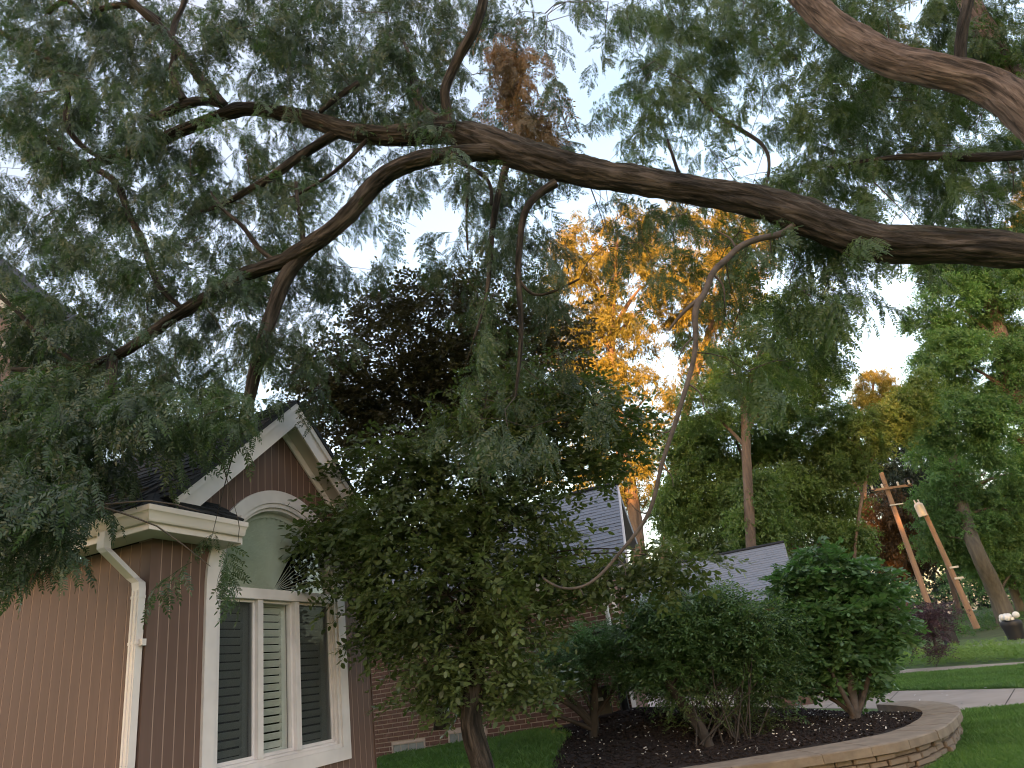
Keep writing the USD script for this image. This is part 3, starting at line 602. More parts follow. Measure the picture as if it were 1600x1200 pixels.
while zc < CB - .02:
    hgt = min(rng.uniform(.05, .075), CB - .004 - zc)
    if CB - (zc + hgt) < .03: hgt = CB - .004 - zc
    s_ = rng.uniform(0, .1)
    while s_ < TH - .05:
        l_ = rng.uniform(.11, .34); e_ = min(s_ + l_, TH)
        pr2 = -.075 + rng.uniform(-.022, .032)
        f0, f1 = s_ + .006, e_ - .006
        g = .005
        jz = rng.normal(0, .003, 4)
        fr = [(*face(f0 + .012, pr2), zc + g + .008 + jz[0]), (*face(f1 - .012, pr2 + rng.normal(0, .006)), zc + g + .008 + jz[1]), (*face(f1 - .012, pr2 + rng.normal(0, .006)), zc + hgt - g - .006 + jz[2]), (*face(f0 + .012, pr2), zc + hgt - g - .006 + jz[3])]
        mid = [(*face(f0, pr2 - .018), zc + g), (*face(f1, pr2 - .018), zc + g), (*face(f1, pr2 - .018), zc + hgt - g), (*face(f0, pr2 - .018), zc + hgt - g)]
        bk = [(*face(f0, -.139), zc + g), (*face(f1, -.139), zc + g), (*face(f1, -.139), zc + hgt - g), (*face(f0, -.139), zc + hgt - g)]
        v = np.array(bk + mid + fr); F2 = []
        for l2 in range(2):
            for q in range(4): F2.append([l2 * 4 + q, l2 * 4 + (q + 1) % 4, l2 * 4 + 4 + (q + 1) % 4, l2 * 4 + 4 + q])
        F2.append([8, 9, 10, 11])
        obj("stone", (v, np.array(F2)), M["stone"], rw)
        s_ = e_
    zc += hgt
# ------------------------------------------------------------------ leaves
def leaflet(o, d, s, L_, w, droop=0.0, n=None):
    """a six point leaf blade from o along d, side s"""
    d = d / np.linalg.norm(d); s = s / np.linalg.norm(s); up = np.cross(d, s)
    p = [o, o + d * L_ * .30 + s * w * .5 - up * w * .10, o + d * L_ * .72 + s * w * .40 - up * (w * .08 + droop * L_ * .5), o + d * L_ - up * droop * L_, o + d * L_ * .72 - s * w * .40 - up * (w * .08 + droop * L_ * .5), o + d * L_ * .30 - s * w * .5 - up * w * .10]
    return p, [[0, 1, 5], [1, 2, 5], [5, 2, 4], [2, 3, 4]]
class MB:
    def __init__(s): s.v, s.f, s.n = [], [], 0
    def add(s, v, f):
        s.v.append(np.asarray(v, float)); s.f.append(np.asarray(f) + s.n); s.n += len(v)
    def get(s): return np.vstack(s.v), np.vstack(s.f)
def thin(mb, pts, r0_, r1_, sides=3):
    v, f, _ = tube([tuple(p) + (r0_ + (r1_ - r0_) * k / (len(pts) - 1),) for k, p in enumerate(pts)], max(3, len(pts)), sides, cap=False)
    mb.add(v, f)
def pinnate(mb, o, d, L_, pairs, ll, lw, r, g=0.55):
    """compound leaf hanging from o in direction d"""
    d = d / np.linalg.norm(d); pts = [o]; q = o.copy(); dd = d.copy(); n = 6
    for k in range(n):
        dd = dd + np.array([0, 0, -g / n]); dd /= np.linalg.norm(dd); q = q + dd * L_ / n; pts.append(q)
    pts = np.array(pts); thin(mb, pts[::2], .0022, .0012)
    side0 = np.cross(d, [0, 0, 1.0]); side0 = side0 / (np.linalg.norm(side0) + 1e-6)
    tw = r.uniform(-.7, .7)
    for k in range(pairs):
        t = .16 + .84 * k / pairs; x = t * n; i = min(int(x), n - 1); p = pts[i] + (pts[i + 1] - pts[i]) * (x - i)
        ax = pts[i + 1] - pts[i]; ax /= np.linalg.norm(ax)
        sd = side0 - ax * (side0 @ ax); sd /= np.linalg.norm(sd); up = np.cross(sd, ax)
        sd = sd * math.cos(tw) + up * math.sin(tw); up = np.cross(sd, ax)
        for s_ in (-1, 1):
            dr = sd * s_ * (.86 + r.normal(0, .06)) + ax * (.45 + r.normal(0, .1)) + up * r.normal(-.10, .2) + np.array([0, 0, -.18])
            nn = np.cross(dr, ax)
            v, f = leaflet(p, dr, ax - dr * (ax @ dr) / (dr @ dr) + up * r.normal(0, .35), ll * (1 - .35 * abs(t - .5)) * r.uniform(.85, 1.1), lw, .12)
            mb.add(v, f)
    v, f = leaflet(pts[-1], pts[-1] - pts[-2], side0, ll, lw); mb.add(v, f)
def locust_spray(seed, n=9, tw_len=.36):
    r = np.random.default_rng(seed); mb = MB(); q = np.zeros(3); d = np.array([1.0, 0, r.uniform(-.1, .25)]); pts = [q]
    for k in range(n):
        d = d + np.array([0, r.normal(0, .16), r.normal(-.07, .05)]); d /= np.linalg.norm(d); q = q + d * tw_len / n; pts.append(q)
        sgn = 1 if k % 2 else -1
        ld = d * .45 + np.array([-d[1], d[0], 0]) * sgn * r.uniform(.4, 1.0) + np.array([0, 0, r.uniform(-.75, .05)])
        pinnate(mb, q, ld, r.uniform(.21, .30), 9, .050, .0155, r, r.uniform(.7, 1.4))
    pinnate(mb, q, d, .26, 9, .050, .0155, r, .8)
    thin(mb, np.array(pts)[::2], .004, .002)
    return mb.get()
def leafy_spray(seed, n=15, tw_len=.42, ll=.078, lw=.043, g=.3, fan=False, droop=.2, up0=.1):
    """twig with simple oval leaves"""
    r = np.random.default_rng(seed); mb = MB(); q = np.zeros(3); d = np.array([1.0, 0, up0]); pts = [q]
    for k in range(n):
        d = d + np.array([0, r.normal(0, .12), r.normal(-g / n, .05)]); d /= np.linalg.norm(d); q = q + d * tw_len / n; pts.append(q)
        sgn = 1 if k % 2 else -1
        ld = d * r.uniform(.2, .8) + np.array([-d[1], d[0], 0]) * sgn * r.uniform(.3, 1.0) + np.array([0, 0, r.uniform(-.8, .3)])
        sd = np.cross(ld, [0, 0, 1.0]) + r.normal(0, .35, 3)
        ld /= np.linalg.norm(ld); sd -= ld * (sd @ ld)
        s_ = r.uniform(.7, 1.15)
        v, f = leaflet(q + ld * .012, ld, sd, ll * s_, lw * s_, droop); mb.add(v, f)
    thin(mb, np.array(pts)[::3], .0035, .0015)
    return mb.get()
def far_clump(seed, n=110, rx=.55, rz=.34, ll=.13, lw=.06, hang=.4):
    """a spread of leafy twigs: a layered, uneven clump for trees farther away"""
    r = np.random.default_rng(seed); mb = MB()
    nt = 7
    for t in range(nt):
        a = r.uniform(0, 2 * np.pi); el = r.uniform(-.5, .55); d = np.array([math.cos(a), math.sin(a), el]); q = r.normal(0, .10, 3) * np.array([1, 1, .8])
        Lt = rx * r.uniform(.7, 1.25)
        for k in range(n // nt):
            d = d + np.array([r.normal(0, .1), r.normal(0, .1), -hang * .14 + r.normal(0, .07)]); d /= np.linalg.norm(d); q = q + d * Lt / (n / nt)
            ld = d * .5 + r.normal(0, .6, 3) + np.array([0, 0, -hang]); ld /= np.linalg.norm(ld)
            sd = np.cross(ld, [0, 0, 1.0]) + r.normal(0, .4, 3); sd -= ld * (sd @ ld); sd /= np.linalg.norm(sd) + 1e-6
            s_ = r.uniform(.7, 1.2)
            p = q + r.normal(0, .03, 3)
            up = np.cross(ld, sd)
            mb.add([p, p + ld * ll * .45 * s_ + sd * lw * .5 * s_, p + ld * ll * s_ - up * .02, p + ld * ll * .45 * s_ - sd * lw * .5 * s_], [[0, 1, 3], [1, 2, 3]])
    return mb.get()
def quat_yaw_tilt(yaw, tilt, roll=0.0):
    """x axis turned to yaw, tipped down by tilt"""
    cy, sy = np.cos(yaw / 2), np.sin(yaw / 2); ct, st = np.cos(tilt / 2), np.sin(tilt / 2); cr_, sr_ = np.cos(roll / 2), np.sin(roll / 2)
    # yaw(z) * tilt(y) * roll(x)
    w1, z1 = cy, sy
    w2, x2, y2, z2 = w1 * ct, -z1 * st, w1 * st, z1 * ct
    return np.stack([w2 * cr_ - x2 * sr_, w2 * sr_ + x2 * cr_, y2 * cr_ + z2 * sr_, z2 * cr_ - y2 * sr_], -1)
def instances(parent, name, protos, mat, pos, quat, scale, idx, label=None, top=None):
    p = numbered(path_of(parent) + "/" + name)
    pi = UsdGeom.PointInstancer.Define(stage, p)
    rel = pi.CreatePrototypesRel()
    for k, m in enumerate(protos):
        c = numbered(p + "/leaf_spray"); usdkit.mesh(stage, c, m, M[mat]); rel.AddTarget(c)
    pi.CreatePositionsAttr(Vt.Vec3fArray.FromNumpy(np.asarray(pos, np.float32)))
    q = np.asarray(quat, float)
    pi.CreateOrientationsAttr(Vt.QuathArray([Gf.Quath(float(a), float(b), float(c), float(d)) for a, b, c, d in q]))
    sc = np.asarray(scale, np.float32); sc = np.repeat(sc[:, None], 3, 1) if sc.ndim == 1 else sc
    pi.CreateScalesAttr(Vt.Vec3fArray.FromNumpy(sc))
    pi.CreateProtoIndicesAttr(Vt.IntArray.FromNumpy(np.asarray(idx, np.int32)))
    pr = pi.GetPrim(); tag(pr, label, kind="stuff")
    if top: tag(pr, *top)
    return pr
LOC = [locust_spray(100 + k) for k in range(6)]
OVAL = [leafy_spray(200 + k) for k in range(6)]
BROAD = [leafy_spray(220 + k, n=13, tw_len=.34, ll=.105, lw=.066, droop=.3) for k in range(5)]
UPRIGHT = [leafy_spray(240 + k, n=14, tw_len=.40, ll=.062, lw=.036, g=0, up0=.2) for k in range(4)]
FINE = [leafy_spray(260 + k, n=22, tw_len=.34, ll=.045, lw=.016, g=.2) for k in range(5)]
CLUMP = [far_clump(300 + k) for k in range(6)]
CLUMPF = [far_clump(320 + k, n=130, ll=.17, lw=.05, hang=.8) for k in range(6)]

# ------------------------------------------------------------------ the big locust
rg = np.random.default_rng(11)
class Tree:
    """a tree whose limbs are drawn first; the skeleton is kept so that twigs can start from it"""
    def __init__(s, name, label, cat="tree", group=None):
        s.o = thing(name, label, cat, group=group); s.sk = []; s.tw = MB(); s.k = 0
    def limb(s, name, pts, mat, n=None, sides=10, bark=.12, keep=True):
        P = [tuple(at(p[0], p[1], p[2])) + (p[3] / F * depth(at(p[0], p[1], p[2])),) if len(p) == 4 else tuple(p[0]) + (p[1],) for p in pts]
        n = n or max(8, 5 * len(P)); s.k += 1
        v, f, uv = tube(P, n, sides, bark, s.k)
        obj(name, (v, f), M[mat], s.o, smooth=True, uv=uv)
        if keep: s.sk += [q for q in spline(P, n * 2)[0]]
    def twig(s, q, far=2.5, r0_=.010, sag=.12):
        K = s._tree()
        d, i = K.query(q)
        if d > far or d < .02: return
        a = s._arr[i]; mid = (a + q) / 2 + np.array([rg.normal(0, .10), rg.normal(0, .10), sag]) * d
        L5 = [a, (a + mid) / 2 + np.array([0, 0, sag * .2 * d]), mid, (mid + q) / 2 + np.array([0, 0, sag * .15 * d]), q]
        thin(s.tw, L5, r0_ * min(1.3, .35 + d * .8), .0022, 4)
        return L5[2:]
    def grow(s, A, far):
        """twigs reach out from the limbs, each new twig starting from the nearest wood there is"""
        s._tree(); todo = list(range(len(A)))
        while todo:
            K = s._kd; d, _ = K.query(A[todo]); o = np.argsort(d); take = [todo[k] for k in o[:30] if d[k] < far]
            if not take: break
            new = []
            for k in take:
                m = s.twig(A[k], far, .0075, .05)
                if m is not None: new += list(m)
            s._arr = np.vstack([s._arr, np.array(new).reshape(-1, 3)]); s._kd = cKDTree(s._arr); tk = set(take); todo = [k for k in todo if k not in tk]
    def _tree(s):
        if not hasattr(s, "_kd"): s._arr = np.array(s.sk); s._kd = cKDTree(s._arr)
        return s._kd
    def finish(s, mat="twig_bark"):
        if s.tw.n: obj("twigs", s.tw.get(), M[mat], s.o, kind="stuff")
T = Tree("locust_tree", "large locust with a thick furrowed limb arching over the house and drooping feathery leaves")
TR = np.array([5.6, 4.3, 0.0])
lim1 = [at(1760, 400, 4.15), TR + [0, 0, 3.6]]
T.limb("trunk", [(TR + [0.1, 0, -.2], .48), (TR + [0, 0, .5], .38), (TR + [-.05, 0, 1.8], .34), (TR + [-.1, 0.05, 3.2], .31), (TR + [-.0, .2, 4.4], .27), (TR + [.1, .5, 7.5], .18), (TR + [.3, .9, 11], .07)], "locust_bark", 60, 24, .14)
T.limb("limb", [(TR + [.0, .02, 3.05], .23), (at(1800, 402, 4.2), .19), (1600, 392, 4.35, 27), (1500, 385, 4.45, 28), (1375, 378, 4.6, 31), (1225, 328, 4.75, 26), (1100, 300, 4.9, 23), (1000, 283, 5.0, 22), (850, 252, 5.2, 25), (770, 226, 5.3, 25), (705, 208, 5.45, 18), (620, 211, 5.6, 16.5), (555, 208, 5.7, 14.5), (490, 188, 5.8, 13), (420, 173, 5.9, 11), (370, 172, 6.0, 10), (337, 184, 6.05, 9.5), (270, 210, 6.15, 9), (225, 232, 6.2, 8.5), (165, 251, 6.3, 7), (109, 262, 6.4, 5), (60, 292, 6.5, 3)], "locust_bark", 340, 52, .30)
T.limb("branch", [(800, 240, 5.28, 17), (740, 238, 5.25, 13.5), (690, 243, 5.25, 13), (640, 255, 5.3, 13.5), (598, 277, 5.35, 14), (560, 318, 5.4, 14), (515, 362, 5.45, 14.5), (480, 386, 5.5, 14), (440, 408, 5.55, 11.5), (380, 430, 5.6, 10.5), (330, 460, 5.65, 9.5), (280, 490, 5.7, 9), (230, 525, 5.7, 9), (180, 557, 5.75, 8.5), (130, 572, 5.8, 6.5), (60, 578, 5.85, 4.5), (20, 577, 5.9, 3.5)], "locust_bark", 240, 40, .32)
T.limb("branch", [(485, 388, 5.52, 10), (455, 420, 5.58, 12), (430, 475, 5.65, 11.5), (412, 530, 5.7, 10.5), (398, 585, 5.75, 10), (385, 640, 5.8, 9), (370, 690, 5.85, 6)], "locust_bark", 50, 18, .2)
T.limb("branch", [(176, 562, 5.72, 8), (172, 605, 5.62, 9), (162, 640, 5.55, 8.5), (140, 668, 5.5, 7), (128, 690, 5.45, 6), (146, 697, 5.4, 4), (125, 720, 5.4, 4)], "locust_bark", 40, 14, .2)
sm = [
 ("branch", [(350, 166, 6.0, 8), (320, 132, 5.9, 8.5), (290, 92, 5.8, 8), (266, 62, 5.75, 8), (240, 33, 5.7, 7), (205, 0, 5.6, 6), (180, -40, 5.5, 5)]),
 ("branch", [(269, 60, 5.75, 5), (275, 32, 5.8, 4.5), (288, 4, 5.8, 4), (292, -40, 5.8, 3)]),
 ("branch", [(288, 158, 6.08, 7), (278, 140, 6.1, 6.5), (270, 110, 6.1, 6), (271, 75, 6.1, 5), (266, 62, 6.0, 4)]),
 ("branch", [(345, 164, 6, 5), (300, 160, 6.1, 8), (270, 172, 6.15, 8), (240, 184, 6.2, 6), (200, 180, 6.3, 4)]),
 ("branch", [(706, 196, 5.45, 8.5), (697, 165, 5.4, 8), (695, 145, 5.35, 8), (704, 116, 5.3, 8), (721, 82, 5.2, 8), (740, 49, 5.1, 8), (755, 0, 5.0, 8), (760, -50, 4.9, 7)]),
 ("branch", [(712, 196, 5.45, 9), (668, 178, 5.5, 8.5), (652, 152, 5.6, 8), (646, 125, 5.7, 6), (640, 90, 5.8, 4), (628, 60, 5.9, 2.5)]),
 ("branch", [(868, 286, 5.2, 8), (846, 300, 5.2, 6.5), (822, 328, 5.2, 5.6), (813, 370, 5.25, 5.4), (810, 430, 5.3, 5), (814, 500, 5.35, 4.5), (812, 560, 5.4, 3.5), (805, 620, 5.45, 2)]),
 ("branch", [(813, 440, 5.3, 3), (835, 460, 5.3, 2.6), (872, 452, 5.3, 2.2), (905, 436, 5.25, 1.6)]),
 ("branch", [(141, 259, 6.3, 5), (180, 285, 6.2, 5.5), (202, 337, 6.0, 5.5), (225, 382, 5.9, 5.5), (245, 440, 5.8, 5), (280, 478, 5.7, 4)]),
 ("branch", [(-20, 38, 6.2, 4), (45, 75, 6.2, 4), (95, 108, 6.2, 4), (107, 145, 6.2, 4), (104, 190, 6.25, 4.5), (126, 226, 6.3, 4.5), (160, 248, 6.3, 3)]),
 ("branch", [(540, 200, 5.72, 8), (500, 224, 5.8, 8), (460, 250, 5.85, 7.5), (425, 276, 5.9, 7), (388, 297, 5.95, 5.5), (350, 318, 6.0, 4), (300, 335, 6.1, 2.5)]),
 ("branch", [(578, 214, 5.65, 3.5), (555, 238, 5.6, 3.5), (530, 262, 5.6, 3), (490, 290, 5.6, 2.5), (450, 312, 5.7, 2)]),
 ("branch", [(474, 384, 5.5, 4), (471, 345, 5.5, 4), (464, 310, 5.5, 3.5), (463, 285, 5.5, 3)]),
 ("branch", [(430, 408, 5.58, 4), (405, 388, 5.6, 4), (380, 355, 5.65, 3.5), (352, 330, 5.7, 3), (330, 300, 5.8, 2)]),
 ("branch", [(700, 246, 5.25, 5), (735, 262, 5.2, 4), (762, 282, 5.2, 3), (768, 320, 5.2, 2.5)]),
 ("branch", [(733, 262, 5.2, 2.5), (731, 300, 5.2, 2.5), (729, 350, 5.2, 2), (731, 390, 5.2, 1.5)]),
 ("branch", [(790, 262, 5.25, 6), (780, 300, 5.3, 5.5), (772, 340, 5.35, 5), (766, 400, 5.4, 4.5), (760, 460, 5.45, 3), (740, 530, 5.5, 2)]),
 ("branch", [(1600, 242, 4.9, 8), (1530, 246, 5.1, 7.5), (1450, 244, 5.3, 6.5), (1400, 246, 5.4, 4.5), (1360, 250, 5.5, 3), (1300, 262, 5.6, 2)]),
 ("branch", [(1060, 270, 4.9, 3), (1050, 240, 4.9, 2.5), (1043, 218, 4.9, 2)]),
 ("branch", [(1195, 300, 5.2, 2), (1190, 225, 5.6, 3), (1160, 205, 5.8, 3.5), (1110, 170, 6.0, 3), (1070, 120, 6.2, 2)]),
 ("branch", [(-30, 440, 5.6, 3), (20, 480, 5.6, 3.5), (60, 520, 5.65, 4), (100, 553, 5.7, 4), (125, 570, 5.75, 3)]),
 ("branch", [(60, 210, 6.2, 4), (85, 228, 6.3, 4), (120, 250, 6.35, 3)]),
 ("branch", [(560, 130, 5.8, 5), (530, 150, 5.8, 4.5), (500, 175, 5.8, 4)]),
 ("branch", [(75, 20, 6.1, 4), (110, 3, 6.0, 4), (130, 25, 6.1, 3)]),
 ("branch", [(145, 18, 5.9, 4), (195, 8, 5.8, 5), (250, 30, 5.75, 3)])]
for nm, pts in sm: T.limb(nm, pts, "locust_bark", max(14, 6 * len(pts)), 9, .16)
T.limb("branch", [(1240, 352, 4.72, 5.4), (1218, 366, 4.65, 5.6), (1196, 371, 4.6, 5.2), (1150, 390, 4.5, 5.0), (1132, 408, 4.48, 5.4), (1114, 426, 4.45, 5.2), (1104, 452, 4.43, 5.6), (1088, 480, 4.4, 5.6), (1087, 530, 4.4, 4.4), (1074, 600, 4.4, 4.0), (1053, 668, 4.4, 3.8), (1033, 730, 4.4, 3.6), (1014, 800, 4.4, 3.2), (965, 868, 4.4, 2.5), (905, 918, 4.4, 2.4), (872, 917, 4.4, 2), (848, 903, 4.4, 1.6)], "pale_twig", 90, 9, .22)
for q in ([(1086, 525, 4.4, 1.8), (1070, 540, 4.4, 1.4), (1060, 562, 4.4, .8)], [(1075, 600, 4.4, 1.8), (1092, 612, 4.38, 1.3), (1100, 640, 4.36, .7)], [(1052, 670, 4.4, 1.6), (1040, 676, 4.42, 1.1), (1024, 672, 4.44, .7)], [(1033, 730, 4.4, 1.5), (1048, 742, 4.4, 1.0), (1052, 760, 4.4, .6)],
          [(1012, 802, 4.4, 1.5), (1000, 800, 4.4, 1.0), (985, 786, 4.4, .6)], [(962, 870, 4.4, 1.3), (975, 884, 4.4, .9), (978, 900, 4.4, .6)], [(905, 918, 4.4, 1.2), (912, 930, 4.4, .6)], [(1150, 390, 4.5, 2.2), (1140, 372, 4.5, 1.6), (1120, 362, 4.5, 1)], [(1112, 428, 4.45, 2.5), (1126, 440, 4.45, 1.8), (1132, 470, 4.45, 1)]): T.limb("branch", q, "pale_twig", 8, 5, .2)
T.limb("branch", [(1092, 468, 4.42, 4), (1068, 488, 4.42, 3), (1045, 516, 4.45, 2)], "pale_twig", 14, 7, .2)
T.limb("limb", [(TR + [.02, .25, 4.2], .22), (at(1690, 250, 4.3), .18), (1600, 172, 4.35, 29), (1540, 132, 4.45, 27), (1470, 112, 4.55, 25.5), (1400, 95, 4.7, 24), (1340, 66, 4.85, 23), (1300, 38, 4.95, 22), (1258, -5, 5.1, 21), (1200, -70, 5.3, 20)], "pale_bark", 220, 44, .24)
T.limb("branch", [(1500, 100, 4.5, 9), (1502, 60, 4.45, 8.5), (1510, 15, 4.4, 8), (1520, -30, 4.4, 8)], "locust_bark", 20, 12, .16)
T.limb("limb", [(TR + [.05, .4, 5.4], .16), (1600, 140, 5.4, 17), (1560, 85, 5.5, 16.5), (1520, 15, 5.6, 16), (1500, -40, 5.7, 15)], "pale_bark", 40, 18, .16)

MAPA = """
887876688888886545400
887886677888887532200
887776557888884332000
887777655767775321000
787665566566554423100
776554566554335443100
765566776544137762210
655566666655114653110
655666665553012552100
456666666531001442000
676666666530001341000
677666665300001231000
777777642200001232000
888886420000002331100
888410000000001121000
883000000000000000000
872000110000000000000
430000110000000000000
100000100000000000000
"""
rows = [r_ for r_ in MAPA.split("\n") if r_]
def mapfill(rows, x0, cell, per, depthf, tree, far=1.3, y0=0.0):
    P, Q, S, A = [], [], [], []
    for r_, line in enumerate(rows):
        for c_, ch in enumerate(line):
            dn = int(ch)
            if not dn: continue
            na = max(1, int(round(dn * per / 4.0)))
            n_each = dn * per * (1.3 if dn >= 7 else 1.0 if dn > 4 else .8) / na
            for _ in range(na):
                px, py = x0 + (c_ + rg.uniform(-.1, 1.1)) * cell, y0 + (r_ + rg.uniform(-.45, .65)) * cell
                Y = depthf(px, py)
                a = at(px, py, Y); A.append(a)
                yaw0 = rg.uniform(0, 2 * np.pi)
                for _2 in range(rg.poisson(n_each)):
                    P.append(a + rg.normal(0, .10, 3) * np.array([1, 1, .8])); yaw = yaw0 + rg.normal(0, 1.3); Q.append((yaw, rg.normal(.45, .35), rg.normal(0, .35))); S.append(rg.uniform(.55, .95))
    tree.grow(np.array(A), far)
    return np.array(P), np.array(Q), np.array(S)
def depA(px, py):
    if py > 740 and px < 330: return rg.uniform(4.1, 5.0)
    if py > 700 and px >= 300: return rg.uniform(5.2, 5.9)
    if px < 400 and py > 600: return rg.uniform(4.8, 6.2)
    return rg.uniform(5.9, 7.4) if rg.uniform() < .78 else rg.uniform(5.0, 5.9)
P, Q, S = mapfill(rows, 0, 50, 1.9, depA, T)
# the same crown goes on above and beside the frame
ex = []
for _ in range(260):
    px, py = rg.uniform(-700, 0), rg.uniform(-500, 700); ex.append(at(px, py, rg.uniform(4.5, 7.0)))
for _ in range(90):
    px, py = rg.uniform(-100, 1900), rg.uniform(-700, 0); ex.append(at(px, py, rg.uniform(4.2, 7.5)))
ex = np.array(ex)
P = np.vstack([P, ex]); Q = np.vstack([Q, np.c_[rg.uniform(0, 6.28, len(ex)), rg.normal(.45, .35, len(ex)), rg.normal(0, .35, len(ex))]]); S = np.r_[S, rg.uniform(.8, 1.15, len(ex))]
instances(T.o, "crown", LOC, "locust_leaf", P, quat_yaw_tilt(Q[:, 0], Q[:, 1], Q[:, 2]), S, rg.integers(0, 6, len(P)))
# foliage that hangs below the limb on the right, and the lighter upper right part of the crown (columns from x = 900)
MAPB = """
46678777756764
04778876876776
04776457887667
03664247888876
02543245788887
02332357787766
01223443245555
13333331013333
"""
rowsB = [r_ for r_ in MAPB.split("\n") if r_]
P, Q, S = mapfill(rowsB, 900, 50, 2.3, lambda px, py: rg.uniform(5.2, 8.2), T, 1.4)
MAPC = """
1211467200
2222574100
2122564000
0012321000
0004100000
0002100000
"""
rowsC = [r_ for r_ in MAPC.split("\n") if r_]
P2, Q2, S2 = mapfill(rowsC, 1000, 50, 1.8, lambda px, py: rg.uniform(4.5, 5.8), T, 1.6, 350)
P = np.vstack([P, P2]); Q = np.vstack([Q, Q2]); S = np.r_[S, S2]
instances(T.o, "crown", LOC, "locust_leaf_light", P, quat_yaw_tilt(Q[:, 0], Q[:, 1], Q[:, 2]), S * .95, rg.integers(0, 6, len(P)), label="lighter green leaves of the right side of the crown")
rp = []
for _ in range(70):
    t = rg.uniform(0, 1); px = 775 + 75 * t + rg.normal(0, 18); py = 55 + 150 * t + rg.normal(0, 25); rp.append(at(px, py, rg.uniform(5.6, 6.2)))
for p in rp[::4]: T.twig(p, 3)
instances(T.o, "crown", LOC, "rust_leaf", rp, quat_yaw_tilt(rg.uniform(0, 6.28, 70), rg.normal(.8, .3, 70), rg.normal(0, .3, 70)), rg.uniform(.7, 1.0, 70), rg.integers(0, 6, 70), label="rust brown withered leaves above the limb")
T.finish()

# ------------------------------------------------------------------ trees built from lobes
def lobes_to_points(lobes, Y, n, thick=.8, shell=.55, gap=.35, seed=0, sink=0.0):
    r = np.random.default_rng(seed); out, nor = [], []
    wts = np.array([l[2] * (l[3] if len(l) > 3 else l[2]) for l in lobes], float); wts /= wts.sum()
    while len(out) < n:
        l = lobes[r.choice(len(lobes), p=wts)]
        rx = l[2]; ry = l[3] if len(l) > 3 else l[2]; yy = Y + (l[4] if len(l) > 4 else 0.0)
        c = at(l[0], l[1], yy); k = depth(c) / F
        d = r.normal(0, 1, 3); d /= np.linalg.norm(d); q = r.uniform(shell, 1.0) ** .7
        p = c + (RT * d[0] * rx * k + np.array([0, 1.0, 0]) * d[1] * (rx + ry) / 2 * k * thick + UP * d[2] * ry * k) * q
        if meshkit.noise(p * 2.4 / max(.6, rx * k), seed + 5) < gap: continue
        out.append(p); nor.append(d)
    return np.array(out), np.array(nor)
def lobe_tree(name, label, lobes, Y, n, protos, mat, trunk, bark="far_bark", cat="tree", scale=(.8, 1.25), thick=.8, shell=.45, gap=.33, seed=0, group=None, tilt=.25, limbs=True, sides=9, tw=0.0, splitmat=None, lr=.30, crown="crown", twigs=0):
    t = Tree(name, label, cat, group)
    t.limb("trunk" if cat == "tree" else "stem", trunk, bark, max(16, 6 * len(trunk)), sides, .12)
    tp = np.array([np.array(at(*q[:3])) if len(q) == 4 else np.array(q[0]) for q in trunk])
    if limbs:
        for l in lobes:
            c = at(l[0], l[1], Y + (l[4] if len(l) > 4 else 0.0)); _, i = cKDTree(np.array(t.sk)).query(c - [0, 0, .35 * np.linalg.norm(c - tp[0]) * .5]); a = np.array(t.sk[i])
            rad = max(.012, lr * l[2] * depth(c) / F * .12)
            mid = (a + c) / 2 + np.array([0, 0, .08 * np.linalg.norm(c - a)])
            t.limb("limb" if cat == "tree" else "stem", [(a, rad), (mid, rad * .75), (c, rad * .3)], bark, 10, 6, .1, keep=False)
    P, D = lobes_to_points(lobes, Y, n, thick, shell, gap, seed)
    r = np.random.default_rng(seed + 77)
    yaw = np.arctan2(D @ np.array([0, 1.0, 0]), D @ RT) + r.normal(0, .8, n)
    q = quat_yaw_tilt(yaw, r.normal(tilt, .35, n), r.normal(0, .3, n))
    s = r.uniform(*scale, n)
    if twigs:
        t._arr = np.array(t.sk + [at(l[0], l[1], Y + (l[4] if len(l) > 4 else 0.0)) for l in lobes]); t._kd = cKDTree(t._arr)
        for p in P[::twigs]: t.twig(p, 9, .008, .05)
        t.finish("twig_bark")
    instances(t.o, crown, protos, mat, P, q, s, r.integers(0, len(protos), n))
    return t
# small ornamental tree in front of the brick wall
lobe_tree("ornamental_tree", "dense small tree with dark oval leaves and a crooked trunk before the brick wall", [
    (740, 740, 130, 90), (620, 735, 95, 70), (560, 830, 75, 70, -.3), (640, 830, 110, 80, -.4), (780, 830, 120, 85, 0), (870, 900, 90, 45), (960, 890, 60, 28), (700, 930, 125, 80, -.4), (620, 960, 55, 60), (790, 960, 80, 60),
    (870, 680, 120, 90, .3), (895, 722, 55, 34, .2), (955, 660, 55, 60, .4), (690, 1030, 70, 45, -.3), (755, 1050, 80, 60), (655, 1085, 26, 22, -.2), (540, 905, 35, 35, -.5), (820, 1070, 45, 32), (610, 985, 40, 45), (510, 850, 25, 25, -.5), (850, 610, 90, 60, .4), (1060, 872, 50, 22, -.2), (1010, 860, 50, 28, -.1), (1020, 905, 50, 22), (760, 650, 90, 60, .2)],
    7.9, 3300, OVAL, "shade_leaf", [(762, 1245, 7.5, 21), (752, 1190, 7.55, 18.5), (736, 1130, 7.6, 17), (742, 1060, 7.7, 15), (735, 980, 7.8, 13), (745, 900, 7.9, 12), (750, 800, 8.0, 9), (770, 700, 8.0, 5)], bark="locust_bark", scale=(.75, 1.15), thick=.85, shell=.2, gap=.25, seed=21, tilt=.35, sides=16, twigs=6)
